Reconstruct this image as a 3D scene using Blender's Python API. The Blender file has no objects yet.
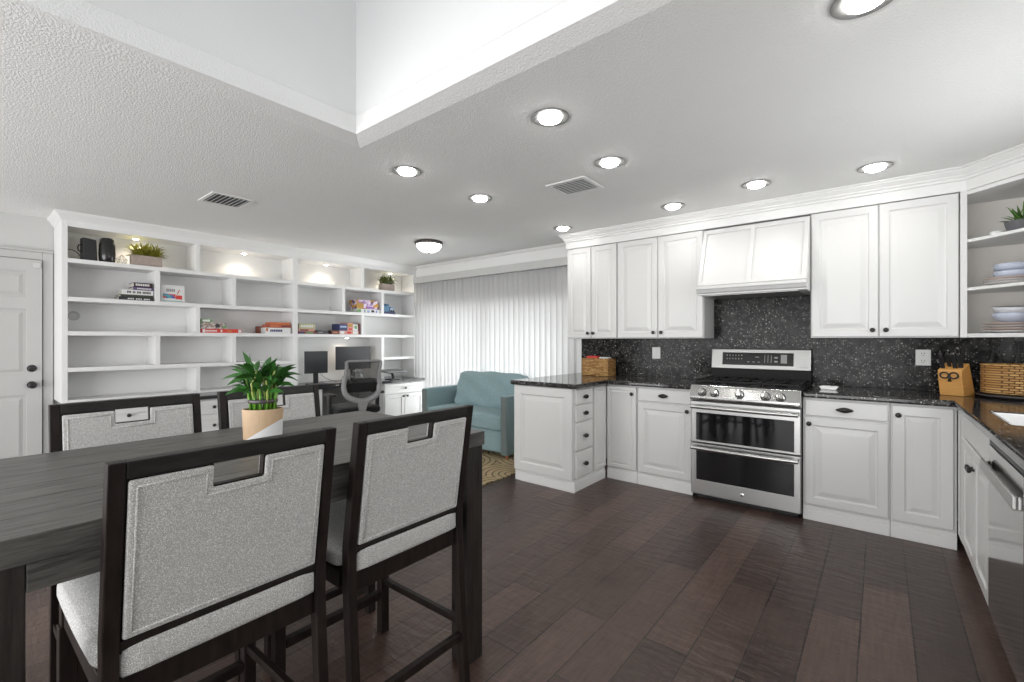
import bpy, math, random
from mathutils import Vector, Matrix
PI = math.pi
R_ = math.radians
scn = bpy.context.scene
col = scn.collection
random.seed(7)

# ------------------------------------------------------------------ camera, world, exposure
cam_d = bpy.data.cameras.new('camera')
cam_d.sensor_width = 36.0
cam_d.lens = 16.0
cam_d.shift_y = -0.0005
cam_d.clip_start = 0.02
cam = bpy.data.objects.new('camera', cam_d)
cam.location = (0, 0, 1.28)
cam.rotation_euler = (R_(90), 0, R_(39.0))
col.objects.link(cam)
scn.camera = cam
scn.view_settings.view_transform = 'Standard'
scn.view_settings.look = 'None'
scn.view_settings.gamma = 1.0
scn.view_settings.use_curve_mapping = False
scn.view_settings.exposure = 0.0
world = bpy.data.worlds.new('daylight')
scn.world = world
world.use_nodes = True
wb = world.node_tree.nodes['Background']
wb.inputs['Color'].default_value = (0.96, 0.98, 1.0, 1)
wb.inputs['Strength'].default_value = 1.75

def area_light(name, loc, rot, sx, sy, power, colr=(1, 1, 1)):
    d = bpy.data.lights.new(name, 'AREA')
    d.shape = 'RECTANGLE'; d.size = sx; d.size_y = sy; d.energy = power; d.color = colr
    o = bpy.data.objects.new(name, d); o.location = loc; o.rotation_euler = rot
    col.objects.link(o)
    return o
# rear ceiling fill, sink-window and patio-door daylight, all tilted up to brighten the ceiling
area_light('rear_ceiling_fill', (-2.4, -3.2, 1.1), (R_(114), 0, 0), 5.6, 2.0, 200)  # added lamp behind the camera, aimed up to fill the ceiling
area_light('daylight_sink_window', (1.12, 2.7, 1.6), (0, R_(112), 0), 1.0, 1.5, 20)
area_light('daylight_patio_door', (-4.1, 4.85, 1.0), (R_(-108), 0, 0), 2.4, 1.75, 72)

# ------------------------------------------------------------------ materials
MATS = {}
def nodes_of(m):
    return m.node_tree.nodes, m.node_tree.links
def mat(name, colr, rough=0.5, metal=0.0, spec=0.5, noise=None, bump=None, coat=0.0, emit=None, trans=None, stretch=None):
    """noise=(scale, amount) mottles the colour, bump=(scale, strength)."""
    m = bpy.data.materials.new(name); m.use_nodes = True
    N, L = nodes_of(m)
    b = N['Principled BSDF']
    c = tuple(colr) + (1,)
    b.inputs['Base Color'].default_value = c
    b.inputs['Roughness'].default_value = rough
    b.inputs['Metallic'].default_value = metal
    b.inputs['Specular IOR Level'].default_value = spec
    b.inputs['Coat Weight'].default_value = coat
    tc = N.new('ShaderNodeTexCoord')
    vec = tc.outputs['Object']
    if stretch:
        mp = N.new('ShaderNodeMapping'); mp.inputs['Scale'].default_value = stretch
        L.new(vec, mp.inputs['Vector']); vec = mp.outputs['Vector']
    if noise is None: noise = (12, 0.03)
    nz = N.new('ShaderNodeTexNoise'); nz.inputs['Scale'].default_value = noise[0]; nz.inputs['Detail'].default_value = 4
    L.new(vec, nz.inputs['Vector'])
    mx = N.new('ShaderNodeMix'); mx.data_type = 'RGBA'
    a = noise[1]
    mx.inputs[6].default_value = tuple(max(0, x * (1 - a)) for x in colr) + (1,)
    mx.inputs[7].default_value = tuple(min(1, x * (1 + a)) for x in colr) + (1,)
    L.new(nz.outputs['Fac'], mx.inputs['Factor'])
    L.new(mx.outputs[2], b.inputs['Base Color'])
    if bump:
        n2 = N.new('ShaderNodeTexNoise'); n2.inputs['Scale'].default_value = bump[0]; n2.inputs['Detail'].default_value = 3
        L.new(vec, n2.inputs['Vector'])
        bp = N.new('ShaderNodeBump'); bp.inputs['Strength'].default_value = bump[1]; bp.inputs['Distance'].default_value = 0.01
        L.new(n2.outputs['Fac'], bp.inputs['Height']); L.new(bp.outputs['Normal'], b.inputs['Normal'])
    if emit:
        b.inputs['Emission Color'].default_value = tuple(emit[0]) + (1,)
        b.inputs['Emission Strength'].default_value = emit[1]
    if trans:
        b.inputs['Transmission Weight'].default_value = trans
    MATS[name] = m
    return m

WHITE = mat('white_cabinet_paint', (0.71, 0.71, 0.70), 0.30, spec=0.45, noise=(3, 0.01))
TRIM = mat('white_trim_paint', (0.80, 0.80, 0.79), 0.35, noise=(3, 0.01))
SHELFW = mat('white_shelf_paint', (0.80, 0.80, 0.795), 0.45, noise=(3, 0.01))
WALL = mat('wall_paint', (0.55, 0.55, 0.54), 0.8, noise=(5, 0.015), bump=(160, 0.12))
WELLP = mat('well_plaster', (0.80, 0.80, 0.795), 0.85, noise=(5, 0.01), bump=(140, 0.15))
CEIL = mat('ceiling_texture_paint', (0.84, 0.84, 0.83), 0.85, noise=(4, 0.015), bump=(110, 0.35))
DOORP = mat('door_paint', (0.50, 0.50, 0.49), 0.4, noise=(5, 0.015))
CREAM = mat('cream_shelf_side', (0.82, 0.79, 0.75), 0.6, noise=(5, 0.02))
BRONZE = mat('dark_bronze', (0.028, 0.026, 0.025), 0.3, metal=0.6, noise=(60, 0.3))
BLACKM = mat('black_metal', (0.015, 0.015, 0.016), 0.35, noise=(20, 0.2))
BLACKP = mat('black_plastic', (0.018, 0.018, 0.02), 0.4, noise=(20, 0.2))
GREYP = mat('grey_plastic', (0.15, 0.15, 0.155), 0.4, noise=(20, 0.1))
FRAMEG = mat('grey_chair_frame', (0.24, 0.24, 0.245), 0.4, noise=(20, 0.1))
SCREEN = mat('dark_screen', (0.022, 0.023, 0.026), 0.28, noise=(2, 0.05))
IRON = mat('cast_iron', (0.010, 0.010, 0.010), 0.5, spec=.25, noise=(80, 0.3), bump=(200, 0.2))
OGLASS = mat('black_oven_glass', (0.008, 0.008, 0.009), 0.05, noise=(3, 0.2))
CHROME = mat('polished_metal', (0.78, 0.78, 0.77), 0.14, metal=1.0, noise=(3, 0.02))
STEEL = mat('brushed_steel', (0.50, 0.50, 0.49), 0.32, metal=1.0, noise=(260, 0.06), stretch=(0.03, 1, 1))
NICKEL = mat('satin_trim_ring', (0.22, 0.22, 0.215), 0.4, metal=0.2, noise=(30, 0.03))
PLATEW = mat('white_plastic', (0.78, 0.78, 0.76), 0.35, noise=(9, 0.01))
SLOT = mat('dark_slot', (0.04, 0.04, 0.04), 0.6)
CERAM = mat('white_ceramic', (0.85, 0.85, 0.85), 0.12, noise=(9, 0.01))
BULB = mat('lit_bulb_glass', (1, 1, 1), 0.4, emit=((1.0, 0.98, 0.95), 32.0))
DOME = mat('lit_dome_glass', (1, 1, 1), 0.4, emit=((1.0, 0.97, 0.93), 7.0))
PUCK = mat('lit_puck_lens', (1, 1, 1), 0.4, emit=((1.0, 0.93, 0.80), 14.0))
WOODK = mat('beech_wood', (0.66, 0.34, 0.10), 0.4, noise=(14, 0.22), stretch=(1, 1, 6))
FOOTW = mat('orange_wood_foot', (0.35, 0.13, 0.05), 0.4, noise=(20, 0.2))
CRATE = mat('weathered_wood', (0.40, 0.33, 0.29), 0.7, noise=(20, 0.25), stretch=(6, 1, 1))
LEAF = mat('dark_green_leaf', (0.035, 0.13, 0.022), 0.35, noise=(18, 0.5))
LEAF2 = mat('yellow_green_foliage', (0.36, 0.34, 0.05), 0.5, noise=(30, 0.6))
LEAF3 = mat('olive_foliage', (0.14, 0.17, 0.05), 0.5, noise=(30, 0.5))
LEAF4 = mat('succulent_leaf', (0.09, 0.20, 0.04), 0.4, noise=(30, 0.4))
STALK = mat('bamboo_stalk', (0.14, 0.36, 0.04), 0.35, noise=(40, 0.35))
NODE = mat('pale_stalk', (0.45, 0.50, 0.15), 0.4, noise=(40, 0.3))
SOIL = mat('dark_moss', (0.04, 0.05, 0.02), 0.9, noise=(60, 0.5))
TAN = mat('tan_pot_glaze', (0.60, 0.42, 0.26), 0.55, noise=(60, 0.10))
GPOT = mat('grey_pot', (0.12, 0.12, 0.13), 0.6)
PLATEG = mat('pale_grey_plate', (0.68, 0.66, 0.65), 0.25)
PLATEP = mat('pinkish_plate', (0.62, 0.50, 0.45), 0.3)
BOWLB = mat('pale_blue_bowl', (0.50, 0.55, 0.66), 0.3, noise=(40, 0.06))
CABLE = mat('dark_cable', (0.02, 0.02, 0.02), 0.5)
WIRE = mat('thin_wire', (0.35, 0.32, 0.26), 0.4, metal=0.5)
DTRAY = mat('dark_tray', (0.07, 0.06, 0.06), 0.35)
KNEE = mat('kneehole_shade_grey', (0.36, 0.36, 0.36), 0.6)  # the kneehole's shade is put into a darker grey
LATCH = mat('alarm_sensor_plastic', (0.58, 0.58, 0.57), 0.5)

def plain(name, c, r=0.5): return mat(name, c, r, noise=(25, 0.08))
RED = plain('red_card', (0.62, 0.05, 0.04)); ORANGE = plain('orange_card', (0.55, 0.15, 0.05))
NAVY = plain('navy_card', (0.04, 0.05, 0.14)); BLUE = plain('blue_card', (0.08, 0.25, 0.55))
GREEN = plain('green_card', (0.16, 0.32, 0.12)); PURPLE = plain('purple_card', (0.30, 0.16, 0.42))
CARDW = plain('white_card', (0.74, 0.74, 0.73)); TEALC = plain('teal_card', (0.10, 0.38, 0.38))
MAROON = plain('maroon_card', (0.16, 0.04, 0.045)); OLIVE = plain('olive_card', (0.45, 0.44, 0.26))
GREYC = plain('grey_card', (0.28, 0.27, 0.27)); BLACKC = plain('black_card', (0.03, 0.03, 0.035))
GOLD = plain('gold_card', (0.45, 0.25, 0.05)); PINKC = plain('salmon_card', (0.60, 0.30, 0.24))
LBLUE = plain('light_blue_card', (0.35, 0.45, 0.62))
PAGES = plain('book_pages', (0.62, 0.60, 0.54), 0.8)

def wood_dark(name, c1, c2, rough, axis_scale, spec=0.5):
    m = bpy.data.materials.new(name); m.use_nodes = True
    N, L = nodes_of(m); b = N['Principled BSDF']
    b.inputs['Roughness'].default_value = rough
    b.inputs['Specular IOR Level'].default_value = spec
    tc = N.new('ShaderNodeTexCoord'); mp = N.new('ShaderNodeMapping'); mp.inputs['Scale'].default_value = axis_scale
    L.new(tc.outputs['Object'], mp.inputs['Vector'])
    nz = N.new('ShaderNodeTexNoise'); nz.inputs['Scale'].default_value = 9; nz.inputs['Detail'].default_value = 8; nz.inputs['Roughness'].default_value = 0.65
    L.new(mp.outputs['Vector'], nz.inputs['Vector'])
    cr = N.new('ShaderNodeValToRGB'); cr.color_ramp.elements[0].position = 0.34; cr.color_ramp.elements[1].position = 0.68
    cr.color_ramp.elements[0].color = tuple(c1) + (1,); cr.color_ramp.elements[1].color = tuple(c2) + (1,)
    L.new(nz.outputs['Fac'], cr.inputs['Fac']); L.new(cr.outputs['Color'], b.inputs['Base Color'])
    bp = N.new('ShaderNodeBump'); bp.inputs['Strength'].default_value = 0.25; bp.inputs['Distance'].default_value = 0.004
    L.new(nz.outputs['Fac'], bp.inputs['Height']); L.new(bp.outputs['Normal'], b.inputs['Normal'])
    return m
TABLEW = wood_dark('dark_grey_oak', (0.032, 0.030, 0.028), (0.150, 0.142, 0.132), 0.38, (9, 0.7, 9))
ESPRESSO = wood_dark('espresso_wood', (0.010, 0.007, 0.006), (0.024, 0.017, 0.015), 0.45, (4, 4, 1), 0.22)
ESPTOP = wood_dark('charcoal_wood', (0.014, 0.013, 0.012), (0.032, 0.030, 0.028), 0.45, (5, 1, 5), 0.25)

def fabric(name, c1, c2, scale, bump=0.5):
    m = bpy.data.materials.new(name); m.use_nodes = True
    N, L = nodes_of(m); b = N['Principled BSDF']
    b.inputs['Roughness'].default_value = 0.95; b.inputs['Specular IOR Level'].default_value = 0.1
    b.inputs['Sheen Weight'].default_value = 0.15
    tc = N.new('ShaderNodeTexCoord')
    vo = N.new('ShaderNodeTexVoronoi'); vo.inputs['Scale'].default_value = scale
    L.new(tc.outputs['Object'], vo.inputs['Vector'])
    nz = N.new('ShaderNodeTexNoise'); nz.inputs['Scale'].default_value = scale * 0.8; nz.inputs['Detail'].default_value = 2
    L.new(tc.outputs['Object'], nz.inputs['Vector'])
    ma = N.new('ShaderNodeMath'); ma.operation = 'ADD'
    L.new(vo.outputs['Distance'], ma.inputs[0]); L.new(nz.outputs['Fac'], ma.inputs[1])
    cr = N.new('ShaderNodeValToRGB'); cr.color_ramp.elements[0].position = 0.62; cr.color_ramp.elements[1].position = 1.12
    cr.color_ramp.elements[0].position = 0.60; cr.color_ramp.elements[1].position = 1.0
    cr.color_ramp.elements[0].color = tuple(c1) + (1,); cr.color_ramp.elements[1].color = tuple(c2) + (1,)
    mm = N.new('ShaderNodeMath'); mm.operation = 'MULTIPLY'; mm.inputs[1].default_value = 0.95
    L.new(ma.outputs[0], mm.inputs[0]); L.new(mm.outputs[0], cr.inputs['Fac'])
    L.new(cr.outputs['Color'], b.inputs['Base Color'])
    bp = N.new('ShaderNodeBump'); bp.inputs['Strength'].default_value = bump; bp.inputs['Distance'].default_value = 0.002
    bp.invert = True
    L.new(ma.outputs[0], bp.inputs['Height']); L.new(bp.outputs['Normal'], b.inputs['Normal'])
    return m
TWEED = fabric('grey_tweed', (0.88, 0.87, 0.855), (0.44, 0.435, 0.425), 420, 0.35)
TEAL = fabric('teal_upholstery', (0.31, 0.42, 0.44), (0.23, 0.33, 0.35), 120, 0.15)
ARM_SHADE = fabric('shaded_teal_upholstery', (0.20, 0.235, 0.23), (0.14, 0.17, 0.165), 120, 0.15)  # velvet shading of the sofa arm fronts put into a duller teal
MESHF = fabric('black_seat_fabric', (0.02, 0.02, 0.021), (0.01, 0.01, 0.01), 300, 0.2)

def granite(name, rough=0.10, spec=0.5):
    m = bpy.data.materials.new(name); m.use_nodes = True
    N, L = nodes_of(m); b = N['Principled BSDF']
    b.inputs['Roughness'].default_value = rough; b.inputs['Specular IOR Level'].default_value = spec
    tc = N.new('ShaderNodeTexCoord')
    big = N.new('ShaderNodeTexNoise'); big.inputs['Scale'].default_value = 26; big.inputs['Detail'].default_value = 6; big.inputs['Roughness'].default_value = 0.75
    L.new(tc.outputs['Object'], big.inputs['Vector'])
    c0 = N.new('ShaderNodeValToRGB'); c0.color_ramp.elements[0].color = (0.006, 0.006, 0.007, 1); c0.color_ramp.elements[1].color = (0.085, 0.082, 0.078, 1)
    c0.color_ramp.elements[0].position = 0.42; c0.color_ramp.elements[1].position = 0.74
    L.new(big.outputs['Fac'], c0.inputs['Fac'])
    prev = c0.outputs['Color']
    for sc, thr, dmax, colr in ((75, 0.72, 0.33, (0.26, 0.25, 0.235, 1)), (40, 0.84, 0.22, (0.42, 0.41, 0.39, 1))):
        vo = N.new('ShaderNodeTexVoronoi'); vo.inputs['Scale'].default_value = sc
        L.new(tc.outputs['Object'], vo.inputs['Vector'])
        sp = N.new('ShaderNodeSeparateXYZ'); L.new(vo.outputs['Color'], sp.inputs[0])
        g = N.new('ShaderNodeMath'); g.operation = 'GREATER_THAN'; g.inputs[1].default_value = thr; L.new(sp.outputs['X'], g.inputs[0])
        l = N.new('ShaderNodeMapRange'); l.inputs['From Min'].default_value = dmax * 1.3; l.inputs['From Max'].default_value = dmax * .7; L.new(vo.outputs['Distance'], l.inputs['Value'])
        q = N.new('ShaderNodeMath'); q.operation = 'MULTIPLY'; L.new(g.outputs[0], q.inputs[0]); L.new(l.outputs[0], q.inputs[1])
        mx = N.new('ShaderNodeMix'); mx.data_type = 'RGBA'; L.new(q.outputs[0], mx.inputs['Factor']); L.new(prev, mx.inputs[6]); mx.inputs[7].default_value = colr
        prev = mx.outputs[2]
    L.new(prev, b.inputs['Base Color'])
    return m
GRAN = granite('speckled_granite')
GRANW = granite('backsplash_granite', 0.15, 0.10)

def floor_mat():
    m = bpy.data.materials.new('hand_scraped_planks'); m.use_nodes = True
    N, L = nodes_of(m); b = N['Principled BSDF']
    tc = N.new('ShaderNodeTexCoord')
    mp = N.new('ShaderNodeMapping'); mp.inputs['Rotation'].default_value = (0, 0, R_(90)); mp.inputs['Location'].default_value = (0.31, 0.07, 0)
    L.new(tc.outputs['Object'], mp.inputs['Vector'])
    br = N.new('ShaderNodeTexBrick'); br.offset = 0.37; br.offset_frequency = 2
    br.inputs['Scale'].default_value = 1.0
    br.inputs['Mortar Size'].default_value = 0.0034; br.inputs['Mortar Smooth'].default_value = 0.2
    br.inputs['Brick Width'].default_value = 1.15; br.inputs['Row Height'].default_value = 0.18
    br.inputs['Color1'].default_value = (0.105, 0.063, 0.050, 1); br.inputs['Color2'].default_value = (0.042, 0.025, 0.020, 1)
    br.inputs['Mortar'].default_value = (0.010, 0.007, 0.006, 1)
    L.new(mp.outputs['Vector'], br.inputs['Vector'])
    # grain and wear
    mg = N.new('ShaderNodeMapping'); mg.inputs['Scale'].default_value = (18, 1.6, 1)
    L.new(tc.outputs['Object'], mg.inputs['Vector'])
    gr = N.new('ShaderNodeTexNoise'); gr.inputs['Scale'].default_value = 3; gr.inputs['Detail'].default_value = 8; gr.inputs['Roughness'].default_value = 0.7
    L.new(mg.outputs['Vector'], gr.inputs['Vector'])
    mx = N.new('ShaderNodeMix'); mx.data_type = 'RGBA'; mx.blend_type = 'OVERLAY'; mx.inputs['Factor'].default_value = 0.55
    L.new(br.outputs['Color'], mx.inputs[6])
    rg = N.new('ShaderNodeValToRGB'); rg.color_ramp.elements[0].position = 0.25; rg.color_ramp.elements[1].position = 0.75
    L.new(gr.outputs['Fac'], rg.inputs['Fac']); L.new(rg.outputs['Color'], mx.inputs[7])
    wn = N.new('ShaderNodeTexNoise'); wn.inputs['Scale'].default_value = 1.7; wn.inputs['Detail'].default_value = 6; wn.inputs['Roughness'].default_value = 0.65
    L.new(tc.outputs['Object'], wn.inputs['Vector'])
    wr = N.new('ShaderNodeValToRGB'); wr.color_ramp.elements[0].position = 0.45; wr.color_ramp.elements[1].position = 0.72
    wr.color_ramp.elements[0].color = (0, 0, 0, 1); wr.color_ramp.elements[1].color = (0.6, 0.6, 0.6, 1)
    L.new(wn.outputs['Fac'], wr.inputs['Fac'])
    m2 = N.new('ShaderNodeMix'); m2.data_type = 'RGBA'
    L.new(wr.outputs['Color'], m2.inputs['Factor']); L.new(mx.outputs[2], m2.inputs[6]); m2.inputs[7].default_value = (0.100, 0.066, 0.054, 1)
    L.new(m2.outputs[2], b.inputs['Base Color'])
    # scraped ripples run across the plank
    mr = N.new('ShaderNodeMapping'); mr.inputs['Scale'].default_value = (3.2, 11, 1)
    L.new(tc.outputs['Object'], mr.inputs['Vector'])
    rp = N.new('ShaderNodeTexNoise'); rp.inputs['Scale'].default_value = 2.2; rp.inputs['Detail'].default_value = 3
    rp.inputs['Distortion'].default_value = 0.6
    L.new(mr.outputs['Vector'], rp.inputs['Vector'])
    b1 = N.new('ShaderNodeBump'); b1.inputs['Strength'].default_value = 0.5; b1.inputs['Distance'].default_value = 0.012
    L.new(rp.outputs['Fac'], b1.inputs['Height'])
    b2 = N.new('ShaderNodeBump'); b2.inputs['Strength'].default_value = 0.7; b2.inputs['Distance'].default_value = 0.003; b2.invert = True
    L.new(br.outputs['Fac'], b2.inputs['Height']); L.new(b1.outputs['Normal'], b2.inputs['Normal'])
    b3 = N.new('ShaderNodeBump'); b3.inputs['Strength'].default_value = 0.25; b3.inputs['Distance'].default_value = 0.004
    L.new(gr.outputs['Fac'], b3.inputs['Height']); L.new(b2.outputs['Normal'], b3.inputs['Normal'])
    L.new(b3.outputs['Normal'], b.inputs['Normal'])
    rr = N.new('ShaderNodeMapRange'); rr.inputs['To Min'].default_value = 0.22; rr.inputs['To Max'].default_value = 0.46
    L.new(wn.outputs['Fac'], rr.inputs['Value']); L.new(rr.outputs['Result'], b.inputs['Roughness'])
    b.inputs['Specular IOR Level'].default_value = 0.42
    return m
FLOOR = floor_mat()

def rug_mat():
    m = bpy.data.materials.new('ringed_rug'); m.use_nodes = True
    N, L = nodes_of(m); b = N['Principled BSDF']; b.inputs['Roughness'].default_value = 0.95; b.inputs['Specular IOR Level'].default_value = 0.1
    tc = N.new('ShaderNodeTexCoord')
    vo = N.new('ShaderNodeTexVoronoi'); vo.voronoi_dimensions = '2D'; vo.inputs['Scale'].default_value = 1.9
    L.new(tc.outputs['Object'], vo.inputs['Vector'])
    s = N.new('ShaderNodeMath'); s.operation = 'MULTIPLY'; s.inputs[1].default_value = 55
    L.new(vo.outputs['Distance'], s.inputs[0])
    sn = N.new('ShaderNodeMath'); sn.operation = 'SINE'; L.new(s.outputs[0], sn.inputs[0])
    cr = N.new('ShaderNodeValToRGB'); cr.color_ramp.elements[0].color = (0.42, 0.33, 0.20, 1); cr.color_ramp.elements[1].color = (0.13, 0.10, 0.06, 1)
    cr.color_ramp.elements[0].position = 0.55; cr.color_ramp.elements[1].position = 0.95
    L.new(sn.outputs[0], cr.inputs['Fac'])
    nz = N.new('ShaderNodeTexNoise'); nz.inputs['Scale'].default_value = 60
    L.new(tc.outputs['Object'], nz.inputs['Vector'])
    mx = N.new('ShaderNodeMix'); mx.data_type = 'RGBA'; mx.blend_type = 'OVERLAY'; mx.inputs['Factor'].default_value = 0.5
    L.new(cr.outputs['Color'], mx.inputs[6]); L.new(nz.outputs['Color'], mx.inputs[7]); L.new(mx.outputs[2], b.inputs['Base Color'])
    return m
RUG = rug_mat()

def wicker_mat(name, c1, c2, sx, sz):
    m = bpy.data.materials.new(name); m.use_nodes = True
    N, L = nodes_of(m); b = N['Principled BSDF']; b.inputs['Roughness'].default_value = 0.6
    tc = N.new('ShaderNodeTexCoord'); sp = N.new('ShaderNodeSeparateXYZ'); L.new(tc.outputs['Object'], sp.inputs[0])
    ad = N.new('ShaderNodeMath'); ad.operation = 'ADD'; L.new(sp.outputs['X'], ad.inputs[0]); L.new(sp.outputs['Y'], ad.inputs[1])
    cb = N.new('ShaderNodeCombineXYZ'); L.new(ad.outputs[0], cb.inputs[0]); L.new(sp.outputs['Z'], cb.inputs[1])
    br = N.new('ShaderNodeTexBrick'); br.inputs['Scale'].default_value = 1
    br.inputs['Brick Width'].default_value = sx; br.inputs['Row Height'].default_value = sz; br.inputs['Mortar Size'].default_value = sz * 0.22
    br.inputs['Mortar Smooth'].default_value = 1.0
    br.inputs['Color1'].default_value = tuple(c1) + (1,); br.inputs['Color2'].default_value = tuple(c2) + (1,)
    br.inputs['Mortar'].default_value = (0.12, 0.05, 0.015, 1)
    L.new(cb.outputs[0], br.inputs['Vector']); L.new(br.outputs['Color'], b.inputs['Base Color'])
    bp = N.new('ShaderNodeBump'); bp.invert = True; bp.inputs['Distance'].default_value = 0.006; bp.inputs['Strength'].default_value = 1
    L.new(br.outputs['Fac'], bp.inputs['Height']); L.new(bp.outputs['Normal'], b.inputs['Normal'])
    return m
WICKER = wicker_mat('golden_wicker', (0.74, 0.45, 0.17), (0.40, 0.19, 0.05), 0.030, 0.0150)

def vane_mat():
    m = bpy.data.materials.new('translucent_vane'); m.use_nodes = True
    N, L = nodes_of(m)
    b = N['Principled BSDF']; b.inputs['Base Color'].default_value = (0.80, 0.80, 0.80, 1); b.inputs['Roughness'].default_value = 0.6
    t = N.new('ShaderNodeBsdfTranslucent'); t.inputs['Color'].default_value = (0.80, 0.80, 0.80, 1)
    ms = N.new('ShaderNodeMixShader'); ms.inputs[0].default_value = 0.38
    L.new(b.outputs[0], ms.inputs[1]); L.new(t.outputs[0], ms.inputs[2])
    L.new(ms.outputs[0], N['Material Output'].inputs['Surface'])
    nz = N.new('ShaderNodeTexNoise'); nz.inputs['Scale'].default_value = 300
    bp = N.new('ShaderNodeBump'); bp.inputs['Strength'].default_value = 0.1; bp.inputs['Distance'].default_value = 0.002
    L.new(nz.outputs['Fac'], bp.inputs['Height']); L.new(bp.outputs['Normal'], b.inputs['Normal'])
    return m
VANE = vane_mat()
def glass_mat(name, tint=(1, 1, 1), a=0.85):
    m = bpy.data.materials.new(name); m.use_nodes = True
    N, L = nodes_of(m)
    g = N.new('ShaderNodeBsdfGlossy'); g.inputs['Roughness'].default_value = 0.03
    t = N.new('ShaderNodeBsdfTransparent'); t.inputs['Color'].default_value = tuple(tint) + (1,)
    lw = N.new('ShaderNodeLayerWeight'); lw.inputs['Blend'].default_value = 0.35; f = N.new('ShaderNodeMath'); f.operation = 'MULTIPLY'; f.inputs[1].default_value = 0.45; L.new(lw.outputs['Facing'], f.inputs[0])
    ms = N.new('ShaderNodeMixShader')
    L.new(f.outputs[0], ms.inputs[0]); L.new(t.outputs[0], ms.inputs[1]); L.new(g.outputs[0], ms.inputs[2])
    L.new(ms.outputs[0], N['Material Output'].inputs['Surface'])
    return m
GLASS = glass_mat('clear_glass', (0.97, 0.98, 0.98))
def mesh_net():
    m = bpy.data.materials.new('open_back_mesh'); m.use_nodes = True
    N, L = nodes_of(m); b = N['Principled BSDF']; b.inputs['Base Color'].default_value = (0.02, 0.02, 0.02, 1)
    t = N.new('ShaderNodeBsdfTransparent'); ms = N.new('ShaderNodeMixShader')
    nz = N.new('ShaderNodeTexNoise'); nz.inputs['Scale'].default_value = 250
    cr = N.new('ShaderNodeMapRange'); cr.inputs['To Min'].default_value = 0.2; cr.inputs['To Max'].default_value = 0.5
    L.new(nz.outputs['Fac'], cr.inputs['Value']); L.new(cr.outputs[0], ms.inputs[0])
    L.new(b.outputs[0], ms.inputs[1]); L.new(t.outputs[0], ms.inputs[2]); L.new(ms.outputs[0], N['Material Output'].inputs['Surface'])
    return m
NET = mesh_net()

def cover_mat(name, base, blobs, scale):
    """printed box front: irregular patches of colour"""
    m = bpy.data.materials.new(name); m.use_nodes = True
    N, L = nodes_of(m); b = N['Principled BSDF']; b.inputs['Roughness'].default_value = 0.4
    tc = N.new('ShaderNodeTexCoord'); vo = N.new('ShaderNodeTexVoronoi'); vo.inputs['Scale'].default_value = scale
    L.new(tc.outputs['Object'], vo.inputs['Vector'])
    sp = N.new('ShaderNodeSeparateXYZ'); L.new(vo.outputs['Color'], sp.inputs[0])
    cr = N.new('ShaderNodeValToRGB'); cr.color_ramp.interpolation = 'CONSTANT'
    cols = [base] + list(blobs)
    cr.color_ramp.elements[0].color = tuple(cols[0]) + (1,)
    cr.color_ramp.elements[1].position = 0.999; cr.color_ramp.elements[1].color = tuple(cols[-1]) + (1,)
    for i, c in enumerate(cols[1:]):
        e = cr.color_ramp.elements.new(0.25 + 0.7 * i / max(1, len(cols) - 1)); e.color = tuple(c) + (1,)
    L.new(sp.outputs['X'], cr.inputs['Fac']); L.new(cr.outputs['Color'], b.inputs['Base Color'])
    return m
PRT1 = cover_mat('print_purple_gold', (0.34, 0.22, 0.45), [(0.55, 0.28, 0.04), (0.6, 0.45, 0.6), (0.15, 0.08, 0.12), (0.7, 0.6, 0.7)], 26)
PRT2 = cover_mat('print_grey_brown', (0.42, 0.38, 0.36), [(0.22, 0.2, 0.2), (0.6, 0.55, 0.5), (0.35, 0.25, 0.2)], 60)
PRT3 = cover_mat('print_white_blue', (0.72, 0.72, 0.75), [(0.75, 0.75, 0.72), (0.2, 0.25, 0.5), (0.7, 0.7, 0.7), (0.55, 0.6, 0.45)], 45)
PRT4 = cover_mat('print_multicolour', (0.10, 0.35, 0.4), [(0.08, 0.15, 0.5), (0.1, 0.45, 0.5), (0.05, 0.05, 0.3), (0.6, 0.1, 0.08)], 35)

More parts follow.
